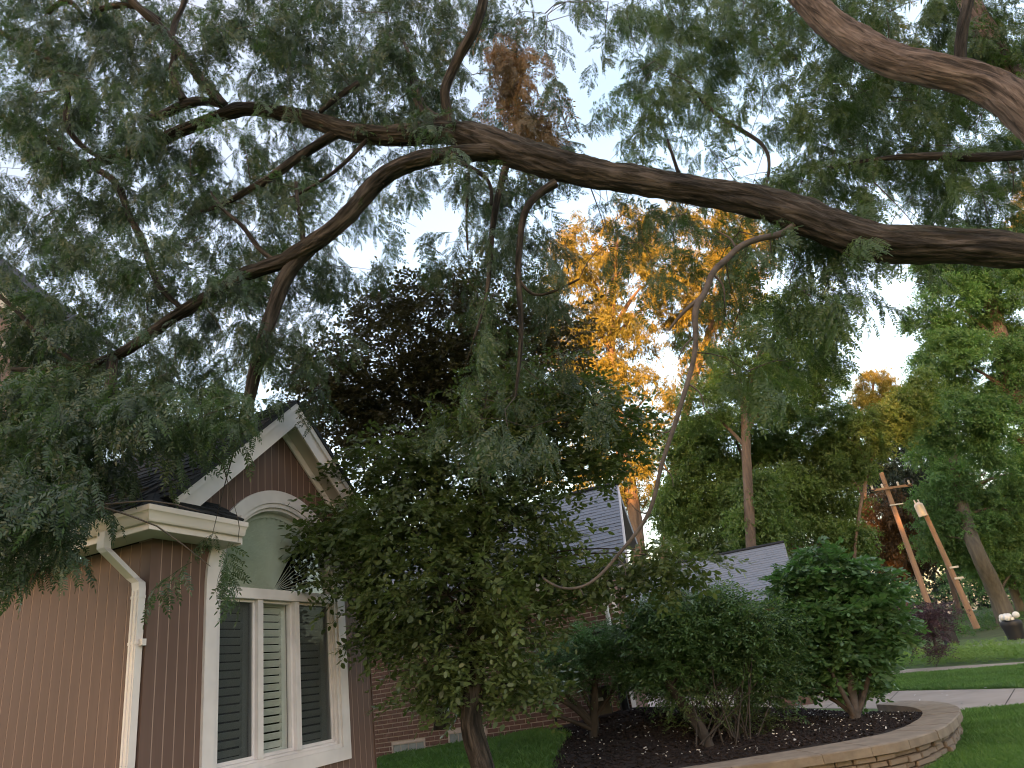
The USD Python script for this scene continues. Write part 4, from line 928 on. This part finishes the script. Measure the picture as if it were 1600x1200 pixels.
lobe_tree("plum_tree", "purplish brown leaved tree standing behind the gable peak with upright shoots", [
    (580, 600, 115, 95), (680, 520, 115, 85), (520, 640, 70, 60), (640, 640, 110, 80), (770, 520, 90, 90), (600, 490, 55, 45), (500, 580, 45, 40), (740, 600, 100, 80), (850, 540, 70, 70, .3), (590, 700, 70, 40), (700, 450, 50, 35)],
    9.6, 2900, OVAL, "plum_leaf", [(690, 1140, 9.9, 13), (690, 1000, 9.9, 12), (685, 850, 9.8, 11), (680, 720, 9.7, 9), (680, 600, 9.6, 6), (670, 500, 9.6, 3)], bark="locust_bark", scale=(.75, 1.1), thick=.8, shell=.25, gap=.28, seed=31, tilt=.1, sides=12, twigs=6)
# upright shoots at the top left of the plum crown
pt = stage.GetPrimAtPath("/World/plum_tree")
sp = [at(x_, y_, 9.4) for x_, y_ in [(585, 470), (600, 468), (572, 480), (612, 475), (560, 500), (630, 470), (545, 520), (650, 462), (590, 445), (603, 440)]]
instances(pt, "shoots", UPRIGHT, "plum_leaf", sp, quat_yaw_tilt(np.linspace(2.2, 3.6, 10), np.full(10, -1.15) + rng.normal(0, .15, 10)), rng.uniform(.8, 1.1, 10), rng.integers(0, 4, 10))

# sunlit tall trees far behind
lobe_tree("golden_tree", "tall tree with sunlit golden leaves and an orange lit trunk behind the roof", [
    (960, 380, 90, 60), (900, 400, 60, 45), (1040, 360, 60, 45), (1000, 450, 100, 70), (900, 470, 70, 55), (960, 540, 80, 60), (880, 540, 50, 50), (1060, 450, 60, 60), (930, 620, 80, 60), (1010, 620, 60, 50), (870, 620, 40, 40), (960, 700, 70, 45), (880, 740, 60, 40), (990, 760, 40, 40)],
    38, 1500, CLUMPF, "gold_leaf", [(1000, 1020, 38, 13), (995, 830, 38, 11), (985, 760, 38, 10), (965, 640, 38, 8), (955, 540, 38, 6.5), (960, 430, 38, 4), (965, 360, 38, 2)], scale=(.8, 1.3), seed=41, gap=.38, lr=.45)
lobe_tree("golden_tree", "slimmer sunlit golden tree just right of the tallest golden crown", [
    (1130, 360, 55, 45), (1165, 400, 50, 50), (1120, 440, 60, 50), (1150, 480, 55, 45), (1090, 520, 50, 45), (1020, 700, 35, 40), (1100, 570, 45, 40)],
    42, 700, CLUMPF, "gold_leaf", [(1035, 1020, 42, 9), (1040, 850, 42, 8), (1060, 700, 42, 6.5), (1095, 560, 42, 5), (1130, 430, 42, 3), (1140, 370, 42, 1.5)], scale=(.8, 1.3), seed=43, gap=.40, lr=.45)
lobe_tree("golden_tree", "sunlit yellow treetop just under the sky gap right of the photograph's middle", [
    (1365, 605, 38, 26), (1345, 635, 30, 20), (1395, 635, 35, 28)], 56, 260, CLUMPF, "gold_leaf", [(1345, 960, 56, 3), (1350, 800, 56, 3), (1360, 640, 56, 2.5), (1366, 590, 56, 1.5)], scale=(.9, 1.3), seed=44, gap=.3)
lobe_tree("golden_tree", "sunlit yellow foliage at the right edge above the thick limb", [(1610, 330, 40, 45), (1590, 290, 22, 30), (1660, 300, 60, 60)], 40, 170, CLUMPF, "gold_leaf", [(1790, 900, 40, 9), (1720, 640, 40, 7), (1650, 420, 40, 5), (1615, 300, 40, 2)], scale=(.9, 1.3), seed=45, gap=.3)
# green trees in the middle distance
lobe_tree("airy_tree", "airy green tree with layered sprays and a bare slanting branch behind the hanging twig", [
    (1245, 575, 80, 35), (1275, 525, 45, 40), (1200, 520, 45, 45), (1135, 575, 45, 40), (1290, 600, 50, 28), (1220, 620, 70, 40), (1100, 640, 50, 50), (1250, 480, 60, 40), (1180, 600, 70, 45)],
    24, 900, CLUMP, "mid_leaf", [(1180, 1000, 24, 9), (1172, 820, 24, 8), (1165, 680, 24, 7), (1170, 600, 24, 5.5), (1200, 540, 24, 4), (1240, 480, 24, 2)], scale=(.55, .95), seed=51, gap=.42, lr=.5)
lobe_tree("green_tree", "broad mid green tree with a reddish trunk behind the grey garage roof", [
    (1150, 690, 90, 50), (1250, 690, 85, 50), (1100, 760, 70, 55), (1200, 780, 110, 60), (1280, 770, 80, 55), (1322, 850, 42, 40), (1240, 850, 110, 45), (1120, 840, 70, 50), (1060, 800, 50, 50), (1080, 700, 45, 45), (1308, 715, 40, 40), (1182, 830, 50, 60, -3), (1186, 765, 42, 22, -3)],
    28, 2200, CLUMP, "mid_leaf", [(1195, 1010, 28, 7), (1187, 880, 28, 6.5), (1170, 740, 28, 5.5), (1160, 640, 28, 4), (1150, 560, 28, 3)], scale=(.75, 1.2), seed=53, gap=.34, lr=.4)
lobe_tree("olive_tree", "rounded tree with warm lit upper leaves in front of the sunlit yellow treetop", [
    (1340, 690, 55, 40), (1385, 665, 48, 38), (1420, 640, 45, 40), (1300, 660, 40, 30), (1325, 735, 42, 32), (1440, 605, 26, 30)], 27, 620, CLUMP, "mid_leaf", [(1332, 960, 27, 2.6), (1340, 820, 27, 2.4), (1368, 700, 27, 2), (1388, 640, 27, 1.4)], scale=(.6, .95), seed=55, gap=.34)
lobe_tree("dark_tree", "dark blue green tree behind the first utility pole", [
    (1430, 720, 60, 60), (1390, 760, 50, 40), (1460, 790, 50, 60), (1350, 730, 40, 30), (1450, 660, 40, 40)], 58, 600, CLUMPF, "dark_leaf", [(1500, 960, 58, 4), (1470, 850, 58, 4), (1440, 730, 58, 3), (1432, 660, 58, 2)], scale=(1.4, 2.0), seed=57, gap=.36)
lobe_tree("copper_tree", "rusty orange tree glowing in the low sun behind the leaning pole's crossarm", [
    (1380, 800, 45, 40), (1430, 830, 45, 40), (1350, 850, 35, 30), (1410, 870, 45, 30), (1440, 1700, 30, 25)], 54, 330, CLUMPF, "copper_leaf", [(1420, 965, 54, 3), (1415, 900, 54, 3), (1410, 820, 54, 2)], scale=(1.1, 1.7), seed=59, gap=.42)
lobe_tree("oak_tree", "tall green tree with a pale leaning trunk at the right edge beyond the road", [
    (1500, 480, 75, 55), (1570, 470, 70, 60), (1475, 560, 55, 45), (1530, 580, 90, 60), (1610, 580, 60, 70), (1490, 660, 80, 50), (1580, 680, 80, 60), (1445, 500, 35, 30), (1480, 425, 50, 35), (1560, 400, 80, 40), (1650, 480, 70, 80), (1480, 390, 60, 30)],
    34, 2300, CLUMP, "right_leaf", [(1700, 960, 34, 15), (1655, 780, 34, 14), (1600, 640, 34, 13), (1570, 550, 34, 12), (1545, 470, 34, 9), (1500, 380, 34, 5)], scale=(.85, 1.35), seed=61, gap=.34, lr=.4, bark="pale_bark")
lobe_tree("oak_tree", "green tree with a thick grey trunk right of the second pole", [
    (1540, 740, 90, 55), (1480, 780, 55, 45), (1590, 800, 70, 60), (1520, 840, 70, 50), (1460, 840, 35, 35), (1600, 880, 50, 50), (1440, 700, 30, 35), (1640, 740, 70, 90), (1550, 880, 40, 35)],
    47, 2200, CLUMP, "right_leaf", [(1578, 985, 46, 17), (1560, 935, 46, 13), (1530, 870, 45, 11.5), (1505, 800, 46, 10), (1490, 720, 46, 7), (1485, 640, 46, 4)], scale=(.95, 1.45), seed=63, gap=.34, lr=.4, bark="grey_bark")
b2 = Tree("oak_tree", "slim grey trunk standing at the far right edge of the bank")
b2.limb("trunk", [(1604, 985, 48, 9), (1592, 945, 48, 7), (1580, 910, 48, 6), (1570, 870, 48, 5), (1560, 800, 48, 4)], "grey_bark", 20, 8)
P_, D_ = lobes_to_points([(1570, 790, 40, 40)], 48, 40, seed=65)
instances(b2.o, "crown", CLUMP, "right_leaf", P_, quat_yaw_tilt(rng.uniform(0, 6.28, 40), rng.normal(.2, .3, 40)), rng.uniform(1, 1.5, 40), rng.integers(0, 6, 40))
# far wood that closes the view behind everything
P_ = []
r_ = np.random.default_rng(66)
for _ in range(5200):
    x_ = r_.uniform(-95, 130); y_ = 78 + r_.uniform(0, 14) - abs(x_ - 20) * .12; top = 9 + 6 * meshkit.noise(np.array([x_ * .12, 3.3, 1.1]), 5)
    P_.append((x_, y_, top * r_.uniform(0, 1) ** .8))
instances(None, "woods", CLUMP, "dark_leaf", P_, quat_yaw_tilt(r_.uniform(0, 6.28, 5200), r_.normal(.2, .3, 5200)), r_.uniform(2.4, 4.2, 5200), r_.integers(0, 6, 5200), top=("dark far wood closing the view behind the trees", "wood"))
# undergrowth along the bank
P_ = []
while len(P_) < 700:
    x_, y_ = r_.uniform(23, 44), r_.uniform(44, 74)
    if x_ < 23.6 + (y_ - 38) * .02: continue
    P_.append((x_, y_, float(bank_h(x_, y_)) + r_.uniform(0, .5) + (r_.uniform(0, 3.5) if x_ + y_ > 92 else 0)))
instances(None, "undergrowth", CLUMP, "right_leaf", P_, quat_yaw_tilt(r_.uniform(0, 6.28, 700), r_.normal(.1, .3, 700)), r_.uniform(.6, 1.2, 700), r_.integers(0, 6, 700), top=("low green undergrowth covering the bank beyond the road", "undergrowth"))

# ------------------------------------------------------------------ shrubs
lobe_tree("dark_bush", "wide dark green bush with bare lower stems leaning over the mulch", [
    (1090, 945, 70, 38), (1170, 980, 68, 42), (1040, 990, 70, 55), (1110, 1010, 90, 50), (1190, 1040, 45, 40), (1020, 960, 40, 35), (1030, 1045, 55, 38), (1075, 1065, 55, 30), (1200, 1080, 30, 25)],
    11.3, 3200, FINE, "yew_leaf", [(1118, 1190, 10.3, 9), (1095, 1140, 10.6, 9), (1060, 1090, 10.9, 8), (1030, 1040, 11.1, 6), (1015, 1000, 11.2, 4)], bark="twig_bark", cat="bush", scale=(1.0, 1.6), thick=.8, shell=.15, gap=.22, seed=71, crown="foliage", twigs=5)
db = stage.GetPrimAtPath("/World/dark_bush")
mbs = MB()
for _ in range(42):
    x0_, x1_ = rng.uniform(1085, 1180), rng.uniform(1040, 1230)
    a, b = at(x0_, rng.uniform(1150, 1185), rng.uniform(10.3, 11.0)), at(x1_, rng.uniform(990, 1060), rng.uniform(10.8, 11.8))
    thin(mbs, [a, a * .6 + b * .4 + rng.normal(0, .06, 3), b], .012, .005, 5)
obj("stems", mbs.get(), M["twig_bark"], db, kind="stuff")
P_, D_ = lobes_to_points([(1110, 1110, 80, 50), (1170, 1120, 55, 40), (1130, 1170, 40, 25)], 11, 330, seed=72)
instances(db, "foliage", FINE, "olive_leaf" if False else "shade_leaf", P_, quat_yaw_tilt(rng.uniform(0, 6.28, 330), rng.normal(.2, .5, 330)), rng.uniform(.6, 1.0, 330), rng.integers(0, 5, 330), label="sparse brownish green lower twigs")
lobe_tree("round_shrub", "round broad-leaved green shrub on thin stems at the tip of the mulch bed", [
    (1300, 905, 70, 45), (1240, 920, 40, 45), (1360, 925, 42, 45), (1300, 975, 95, 50), (1370, 985, 45, 45), (1235, 990, 40, 45), (1310, 1030, 70, 35), (1280, 1065, 30, 22), (1350, 1060, 28, 25), (1270, 870, 30, 20), (1215, 1060, 25, 20)],
    12.0, 1700, BROAD, "shrub_leaf", [(1338, 1130, 11.6, 10), (1335, 1110, 11.65, 8), (1328, 1060, 11.8, 6), (1315, 1000, 12, 4.5), (1305, 930, 12, 3)], bark="pale_twig", cat="shrub", scale=(.75, 1.1), thick=.9, shell=.25, gap=.24, seed=73, crown="foliage", twigs=8)
rs = Tree.__new__(Tree); rs.o = stage.GetPrimAtPath("/World/round_shrub"); rs.sk = []; rs.tw = MB(); rs.k = 40
for q in [[(1336, 1122, 11.6, 5), (1318, 1085, 11.6, 4), (1295, 1045, 11.7, 3)], [(1338, 1122, 11.6, 5), (1350, 1085, 11.7, 4), (1362, 1040, 11.8, 3)], [(1337, 1120, 11.6, 4), (1342, 1080, 11.9, 4), (1340, 1030, 12, 3)], [(1336, 1120, 11.6, 4), (1300, 1092, 11.8, 3), (1262, 1075, 11.9, 2)]]: rs.limb("stem", q, "pale_twig", 12, 7)
lobe_tree("spindle_bush", "small vase-shaped bush with spreading bare stems against the brick wall", [
    (900, 1025, 60, 35), (855, 1040, 35, 30), (940, 1010, 50, 35), (960, 1040, 40, 30), (875, 1065, 40, 22), (930, 990, 40, 22)], 11.6, 1100, FINE, "shrub_leaf", [(928, 1165, 11.6, 7), (928, 1120, 11.6, 7), (930, 1070, 11.6, 5), (935, 1020, 11.6, 3)], bark="twig_bark", cat="bush", scale=(.7, 1.15), thick=.8, shell=.2, gap=.26, seed=75, crown="foliage", twigs=6)
sb = Tree.__new__(Tree); sb.o = stage.GetPrimAtPath("/World/spindle_bush"); sb.sk = []; sb.tw = MB(); sb.k = 60
for q in [[(926, 1135, 11.6, 5), (895, 1105, 11.5, 4), (855, 1085, 11.5, 3)], [(927, 1130, 11.6, 5), (890, 1090, 11.6, 4), (850, 1062, 11.6, 2.5)], [(930, 1120, 11.6, 4), (960, 1075, 11.6, 3), (975, 1045, 11.6, 2)], [(928, 1115, 11.6, 4), (905, 1070, 11.7, 3), (890, 1040, 11.7, 2)], [(926, 1140, 11.6, 4), (880, 1122, 11.4, 3), (838, 1108, 11.4, 2)]]: sb.limb("stem", q, "twig_bark", 12, 7)
lobe_tree("purple_maple", "small purple-leaved maple on a thin pale stem beside the road", [
    (1425, 960, 32, 22), (1455, 965, 28, 24), (1410, 980, 25, 18), (1445, 990, 28, 20), (1470, 955, 18, 18)], 25.5, 420, FINE, "purple_leaf", [(1463, 1022, 25.5, 2.6), (1460, 1000, 25.5, 2.4), (1452, 970, 25.5, 1.6), (1445, 945, 25.5, 1)], bark="pale_twig", scale=(1.3, 2.0), seed=77, gap=.25, shell=.1, tilt=.3)
P_, D_ = lobes_to_points([(1465, 1016, 22, 10)], 25.2, 60, seed=78)
instances(None, "purple_groundcover", FINE, "purple_leaf", P_, quat_yaw_tilt(rng.uniform(0, 6.28, 60), rng.normal(.1, .4, 60)), rng.uniform(1.0, 1.6, 60), rng.integers(0, 5, 60), top=("low purple brown plants round the foot of the purple maple", "plants"))

# ------------------------------------------------------------------ ground plants
import shapely
def scatter(poly, n, r):
    poly = Polygon(poly); x0_, y0_, x1_, y1_ = poly.bounds; out = np.zeros((0, 2))
    while len(out) < n:
        q = np.c_[r.uniform(x0_, x1_, n), r.uniform(y0_, y1_, n)]; out = np.vstack([out, q[shapely.contains_xy(poly, q[:, 0], q[:, 1])]])
    return out[:n]
cover = [(1385, 1046), (1500, 1039), (1600, 1033), (1700, 1027), (1700, 1011), (1600, 1016), (1500, 1021), (1385, 1026)]
r_ = np.random.default_rng(81)
c2 = scatter(pxpoly(cover), 2600, r_)
instances(None, "groundcover", FINE, "cover_leaf", np.c_[c2, r_.uniform(.02, .16, 2600)], quat_yaw_tilt(r_.uniform(0, 6.28, 2600), r_.normal(-.4, .4, 2600)), r_.uniform(.8, 1.4, 2600), r_.integers(0, 5, 2600), top=("bright yellow green groundcover strip between the path and the road", "groundcover"))
def tuft(seed, n=16, h=.05):
    r = np.random.default_rng(seed); mb = MB()
    for _ in range(n):
        p = np.r_[r.normal(0, .05, 2), 0]; a = r.uniform(0, 6.28); d = np.array([math.cos(a), math.sin(a), 0]); s = np.array([-d[1], d[0], 0]) * .0032; hh = h * r.uniform(.6, 1.2)
        mb.add([p - s, p + s, p + d * hh * .35 + [0, 0, hh * .7], p + d * hh * .8 + [0, 0, hh]], [[0, 1, 2], [1, 3, 2]])
    return mb.get()
TUFT = [tuft(400 + k) for k in range(4)]
near = pxpoly([(1440, 1230), (1505, 1150), (1512, 1112), (1600, 1105), (1700, 1098), (1760, 1150), (1700, 1260)])
strip = pxpoly([(1385, 1079), (1500, 1077), (1600, 1074.5), (1700, 1068), (1700, 1036), (1600, 1042), (1500, 1050), (1385, 1058)])
g1 = scatter(near, 9000, r_); g2 = scatter(strip, 6000, r_)
gg = np.vstack([g1, g2]); ng = len(gg)
instances(None, "grass", TUFT, "grass_blade", np.c_[gg, np.full(ng, .0)], quat_yaw_tilt(r_.uniform(0, 6.28, ng), r_.normal(0, .15, ng)), np.r_[r_.uniform(.8, 1.4, 9000), r_.uniform(1.2, 2.0, 6000)], r_.integers(0, 4, ng), top=("short mown grass of the front lawns", "grass"))
g3 = scatter([(-3.6, 8.5), (-.7, 8.5), (-.4, 9.8), (-.2, 11), (-.05, 12), (-.55, 12.9), (-1.7, 13.35), (-3.4, 14.0)], 4500, r_)
instances(None, "grass", TUFT, "grass_blade", np.c_[g3, bed_h(g3[:, 0], g3[:, 1]) + .03], quat_yaw_tilt(r_.uniform(0, 6.28, 4500), r_.normal(0, .15, 4500)), r_.uniform(1, 1.7, 4500), r_.integers(0, 4, 4500), top=("short mown grass at the foot of the brick wall", "grass"))
def chip(seed):
    r = np.random.default_rng(seed); m = trimesh.creation.box([r.uniform(.03, .07), r.uniform(.012, .024), r.uniform(.006, .014)]); m.vertices += r.normal(0, .003, m.vertices.shape); return np.asarray(m.vertices), np.asarray(m.faces)
CH_ = [chip(k) for k in range(5)]
vis = [(-.2, 10.0), (1.6, 9.8), (3.6, 10.0), (4.5, 10.5), (5.2, 11.5), (5.1, 13.5), (3.5, 14.5), (1.3, 12.4), (-.4, 12.9), (-.1, 11.5)]
m1 = scatter(vis, 8000, r_)
instances(None, "mulch_chips", CH_, "mulch_chip", np.c_[m1, bed_h(m1[:, 0], m1[:, 1]) + .008], quat_yaw_tilt(r_.uniform(0, 6.28, 8000), r_.normal(0, .3, 8000), r_.normal(0, .4, 8000)), r_.uniform(.8, 1.6, 8000), r_.integers(0, 5, 8000), top=("dark brown bark mulch chips covering the bed", "mulch"))
m1 = scatter(vis, 420, r_)
instances(None, "petals", CH_, "petal", np.c_[m1, bed_h(m1[:, 0], m1[:, 1]) + .02], quat_yaw_tilt(r_.uniform(0, 6.28, 420), r_.normal(0, .3, 420), r_.normal(0, .4, 420)), r_.uniform(.35, .8, 420), r_.integers(0, 5, 420), top=("small pale petals scattered over the dark mulch", "petals"))
for _ in range(26):
    px, py = [(rng.uniform(1480, 1600), rng.uniform(1115, 1200)), (rng.uniform(1400, 1600), rng.uniform(1048, 1100))][_ % 2]
    c = gz(px, py, .035); v, f = leaflet(np.zeros(3), np.array([*rng.normal(0, 1, 2), .15]), np.array([*rng.normal(0, 1, 2), .2]), .055, .032, .2)
    tag(obj("fallen_leaf", (np.array(v) + c, np.array(f)), M["petal"]), "tiny pale fallen leaf lying on the lawn or driveway at the right", "leaf", "tiny fallen leaves on the right")
for k_, (px, py, sz) in enumerate([(1575, 1160, .085), (1505, 1158, .04), (1538, 1075, .05)]):
    c = gz(px, py, .03); v, f = leaflet(np.zeros(3), np.array([1.0, .3, .15]), np.array([-.3, 1.0, .2]), sz * 1.3, sz * .8, .2)
    obj("fallen_leaf", (np.array(v) + c, np.array(f)), M["petal"], label=["largest pale leaf fallen on the right front lawn", "small pale leaf fallen on the lawn by the wall's end", "small pale leaf fallen on the grass strip edge"][k_], cat="leaf")

# ------------------------------------------------------------------ poles
def pole(label, base, top, r0_, r1_, grp=None):
    t = thing("utility_pole", label, "utility pole")
    obj("shaft", tube([tuple(base - (top - base) * .02) + (r0_,), tuple((base + top) / 2) + ((r0_ + r1_) / 2,), tuple(top) + (r1_,)], 12, 14)[:2], M["pole"], t, smooth=40)
    return t
b1, t1 = at(1462, 975, 38), at(1377, 739, 38)
p1 = pole("leaning orange-lit utility pole with a crossarm behind the purple maple", b1, t1, .15, .115)
dirp = (t1 - b1) / np.linalg.norm(t1 - b1)
ac = b1 + (t1 - b1) * .885
h1, h2 = at(1361, 766, 38) - ac, at(1410, 759, 38) - ac
hx = h2 - h1; hx /= np.linalg.norm(hx); hy = np.cross(hx, dirp)
def bar(a, b, w, h, nrm):
    d = (b - a) / np.linalg.norm(b - a); s = np.cross(d, nrm); s /= np.linalg.norm(s); n_ = np.cross(s, d)
    return hexa([a - s * w - n_ * h, a + s * w - n_ * h, a + s * w + n_ * h, a - s * w + n_ * h], [b - s * w - n_ * h, b + s * w - n_ * h, b + s * w + n_ * h, b - s * w + n_ * h])
off = np.array([0, -.2, 0.0])
obj("crossarm", bar(ac + hx * -.95 + off, ac + hx * 1.25 + off, .05, .06, dirp), M["pole"], p1)
for s_ in (-.85, -.3, .55, 1.15):
    c = ac + hx * s_ + off
    obj("insulator", tube([tuple(c + dirp * .05) + (.035,), tuple(c + dirp * .12) + (.06,), tuple(c + dirp * .17) + (.045,), tuple(c + dirp * .23) + (.07,), tuple(c + dirp * .28) + (.03,)], 12, 10)[:2], M["insulator"], p1)
for s_ in (-.9, 1.12):
    th_ = np.linspace(0, 2 * np.pi, 15); c = ac + hx * s_ + off * 1.3 + dirp * .18
    obj("cable_loop", tube([tuple(c + hx * .22 * math.cos(a) + dirp * .20 * math.sin(a)) + (.028,) for a in th_], 24, 6)[:2], M["black"], p1)
ac2 = b1 + (t1 - b1) * .77
obj("bracket", bar(ac2 - hx * .25 + off, ac2 + hx * .45 + off, .03, .03, dirp), M["insulator"], p1)
for k_ in range(3):
    a = ac + hx * (-.85 + .9 * k_) + off + dirp * .25; e = a + np.array([-30, 14, 1.0])
    obj("wire", tube([tuple(a) + (.009,), tuple((a + e) / 2 - Z * 1.0) + (.009,), tuple(e) + (.009,)], 16, 4)[:2], M["black"], p1)
b2_, t2_ = at(1525, 978, 40), at(1441, 792, 40)
p2 = pole("second leaning utility pole with a grey can near its top, nearer the right edge", b2_, t2_, .165, .12)
d2_ = (t2_ - b2_) / np.linalg.norm(t2_ - b2_)
c = b2_ + (t2_ - b2_) * .97 + np.array([-.30, -.25, 0])
obj("transformer", tube([tuple(c - d2_ * .35) + (.23,), tuple(c + d2_ * .3) + (.24,), tuple(c + d2_ * .36) + (.20,)], 12, 14)[:2], M["insulator"], p2, smooth=40)
for s_ in (-.12, .1): obj("insulator", tube([tuple(c + d2_ * .36 + hx * s_) + (.05,), tuple(c + d2_ * .6 + hx * s_) + (.03,)], 6, 8)[:2], M["insulator"], p2)
for q in (.38, .47): obj("bracket", bar(b2_ + (t2_ - b2_) * q - hx * .1 + off, b2_ + (t2_ - b2_) * q + hx * .35 + off, .04, .05, d2_), M["insulator"], p2)
# ------------------------------------------------------------------ small things
def boxat(c, w, d, h, bev=.02):
    m = trimesh.creation.box([w, d, h]); p = Polygon([(-w / 2, -d / 2), (w / 2, -d / 2), (w / 2, d / 2), (-w / 2, d / 2)]).buffer(-bev).buffer(bev)
    m = trimesh.creation.extrude_polygon(p, h, engine="earcut"); return np.asarray(m.vertices) + c, np.asarray(m.faces)
c = W(BU - .42, -3.58, .92)
t = thing("storage_bin", "black plastic bin with a small white label by the brick wall's downspout", "bin", c)
obj("body", boxat(np.zeros(3), .34, .34, .36), M["black"], t); obj("lid", boxat(np.array([0, 0, .361]), .38, .38, .05), M["black"], t)
obj("label_plate", (np.array([(-.05, -.173, .2), (.05, -.173, .2), (.05, -.173, .25), (-.05, -.173, .25)]), np.array([[0, 1, 2, 3]])), M["white"], t)
c = W(BU - .5, -4.35, .9)
t = thing("garden_lamp", "small white domed garden lamp in front of the brick wall", "lamp", c)
obj("post", tube([(0, 0, 0, .02), (0, 0, .34, .018)], 3, 8)[:2], M["black"], t)
obj("body", tube([(0, 0, .30, .05), (0, 0, .40, .07)], 3, 12)[:2], M["black"], t)
obj("shade", tube([(0, 0, .401, .12), (0, 0, .45, .10), (0, 0, .49, .05), (0, 0, .505, .01)], 10, 16)[:2], M["white"], t, smooth=50)
c = at(1483, 994, 40); c[2] = bank_h(c[0], c[1]) + .02
t = thing("roadside_box", "small black box standing at the far road edge right of the purple maple", "box", c)
obj("body", boxat(np.zeros(3), .55, .45, .85), M["black"], t); obj("lid", boxat(np.array([0, 0, .852]), .62, .52, .10), M["black"], t)
c = at(1590, 1000, 36); c[2] = bank_h(c[0], c[1]) + .02
t = thing("planter", "black planter of white flowers by the road at the right edge", "planter", c)
obj("pot", tube([(0, 0, 0, .36), (0, 0, .5, .42), (0, 0, .8, .5), (0, 0, .82, .44)], 8, 14)[:2], M["black"], t, smooth=40)
for k_ in range(7): obj("flower", trimesh.creation.icosphere(1, .15).apply_translation([rng.uniform(-.4, .4), rng.uniform(-.4, .3), .9 + rng.uniform(0, .18)]), M["white"], t)

# ------------------------------------------------------------------ tall trees behind the photographer: their shade covers the garden
r_ = np.random.default_rng(91)
k_ = 0
def backtree(x_, h):
    global k_
    k_ += 1
    t = thing("shade_tree", "tall leafy tree in the row behind the photographer", "tree", group="trees behind the photographer")
    y_ = -70 + r_.uniform(-3, 3)
    obj("trunk", tube([(x_, y_, -.3, .4), (x_, y_, h * .5, .3), (x_, y_, h * .85, .1)], 10, 9)[:2], M["far_bark"], t)
    n = 560
    zz = h * (0.06 + .92 * r_.uniform(0, 1, n)); w = (3.1 if -31 < x_ < -14 else 5.2) * np.clip(1.25 - (zz / h) ** 3, .25, 1) * np.sqrt(r_.uniform(0, 1, n)); a = r_.uniform(0, 6.28, n)
    instances(t, "crown", CLUMP, "mid_leaf", np.c_[x_ + w * np.cos(a), y_ + w * np.sin(a) * .8, zz], quat_yaw_tilt(r_.uniform(0, 6.28, n), r_.normal(.2, .3, n)), r_.uniform(3.2, 4.6, n), r_.integers(0, 6, n))
def need(x_):
    if x_ < -43: return 20
    if x_ < -29: return 18
    if x_ < -23.5: return 25
    if x_ < -19.5: return 14.0
    return 30
for x_ in np.r_[np.arange(-64, -31, 4.6), -29.5, -26.2, -21.5, -16.8, np.arange(-13.4, 1, 4.5)]: backtree(x_, need(x_))
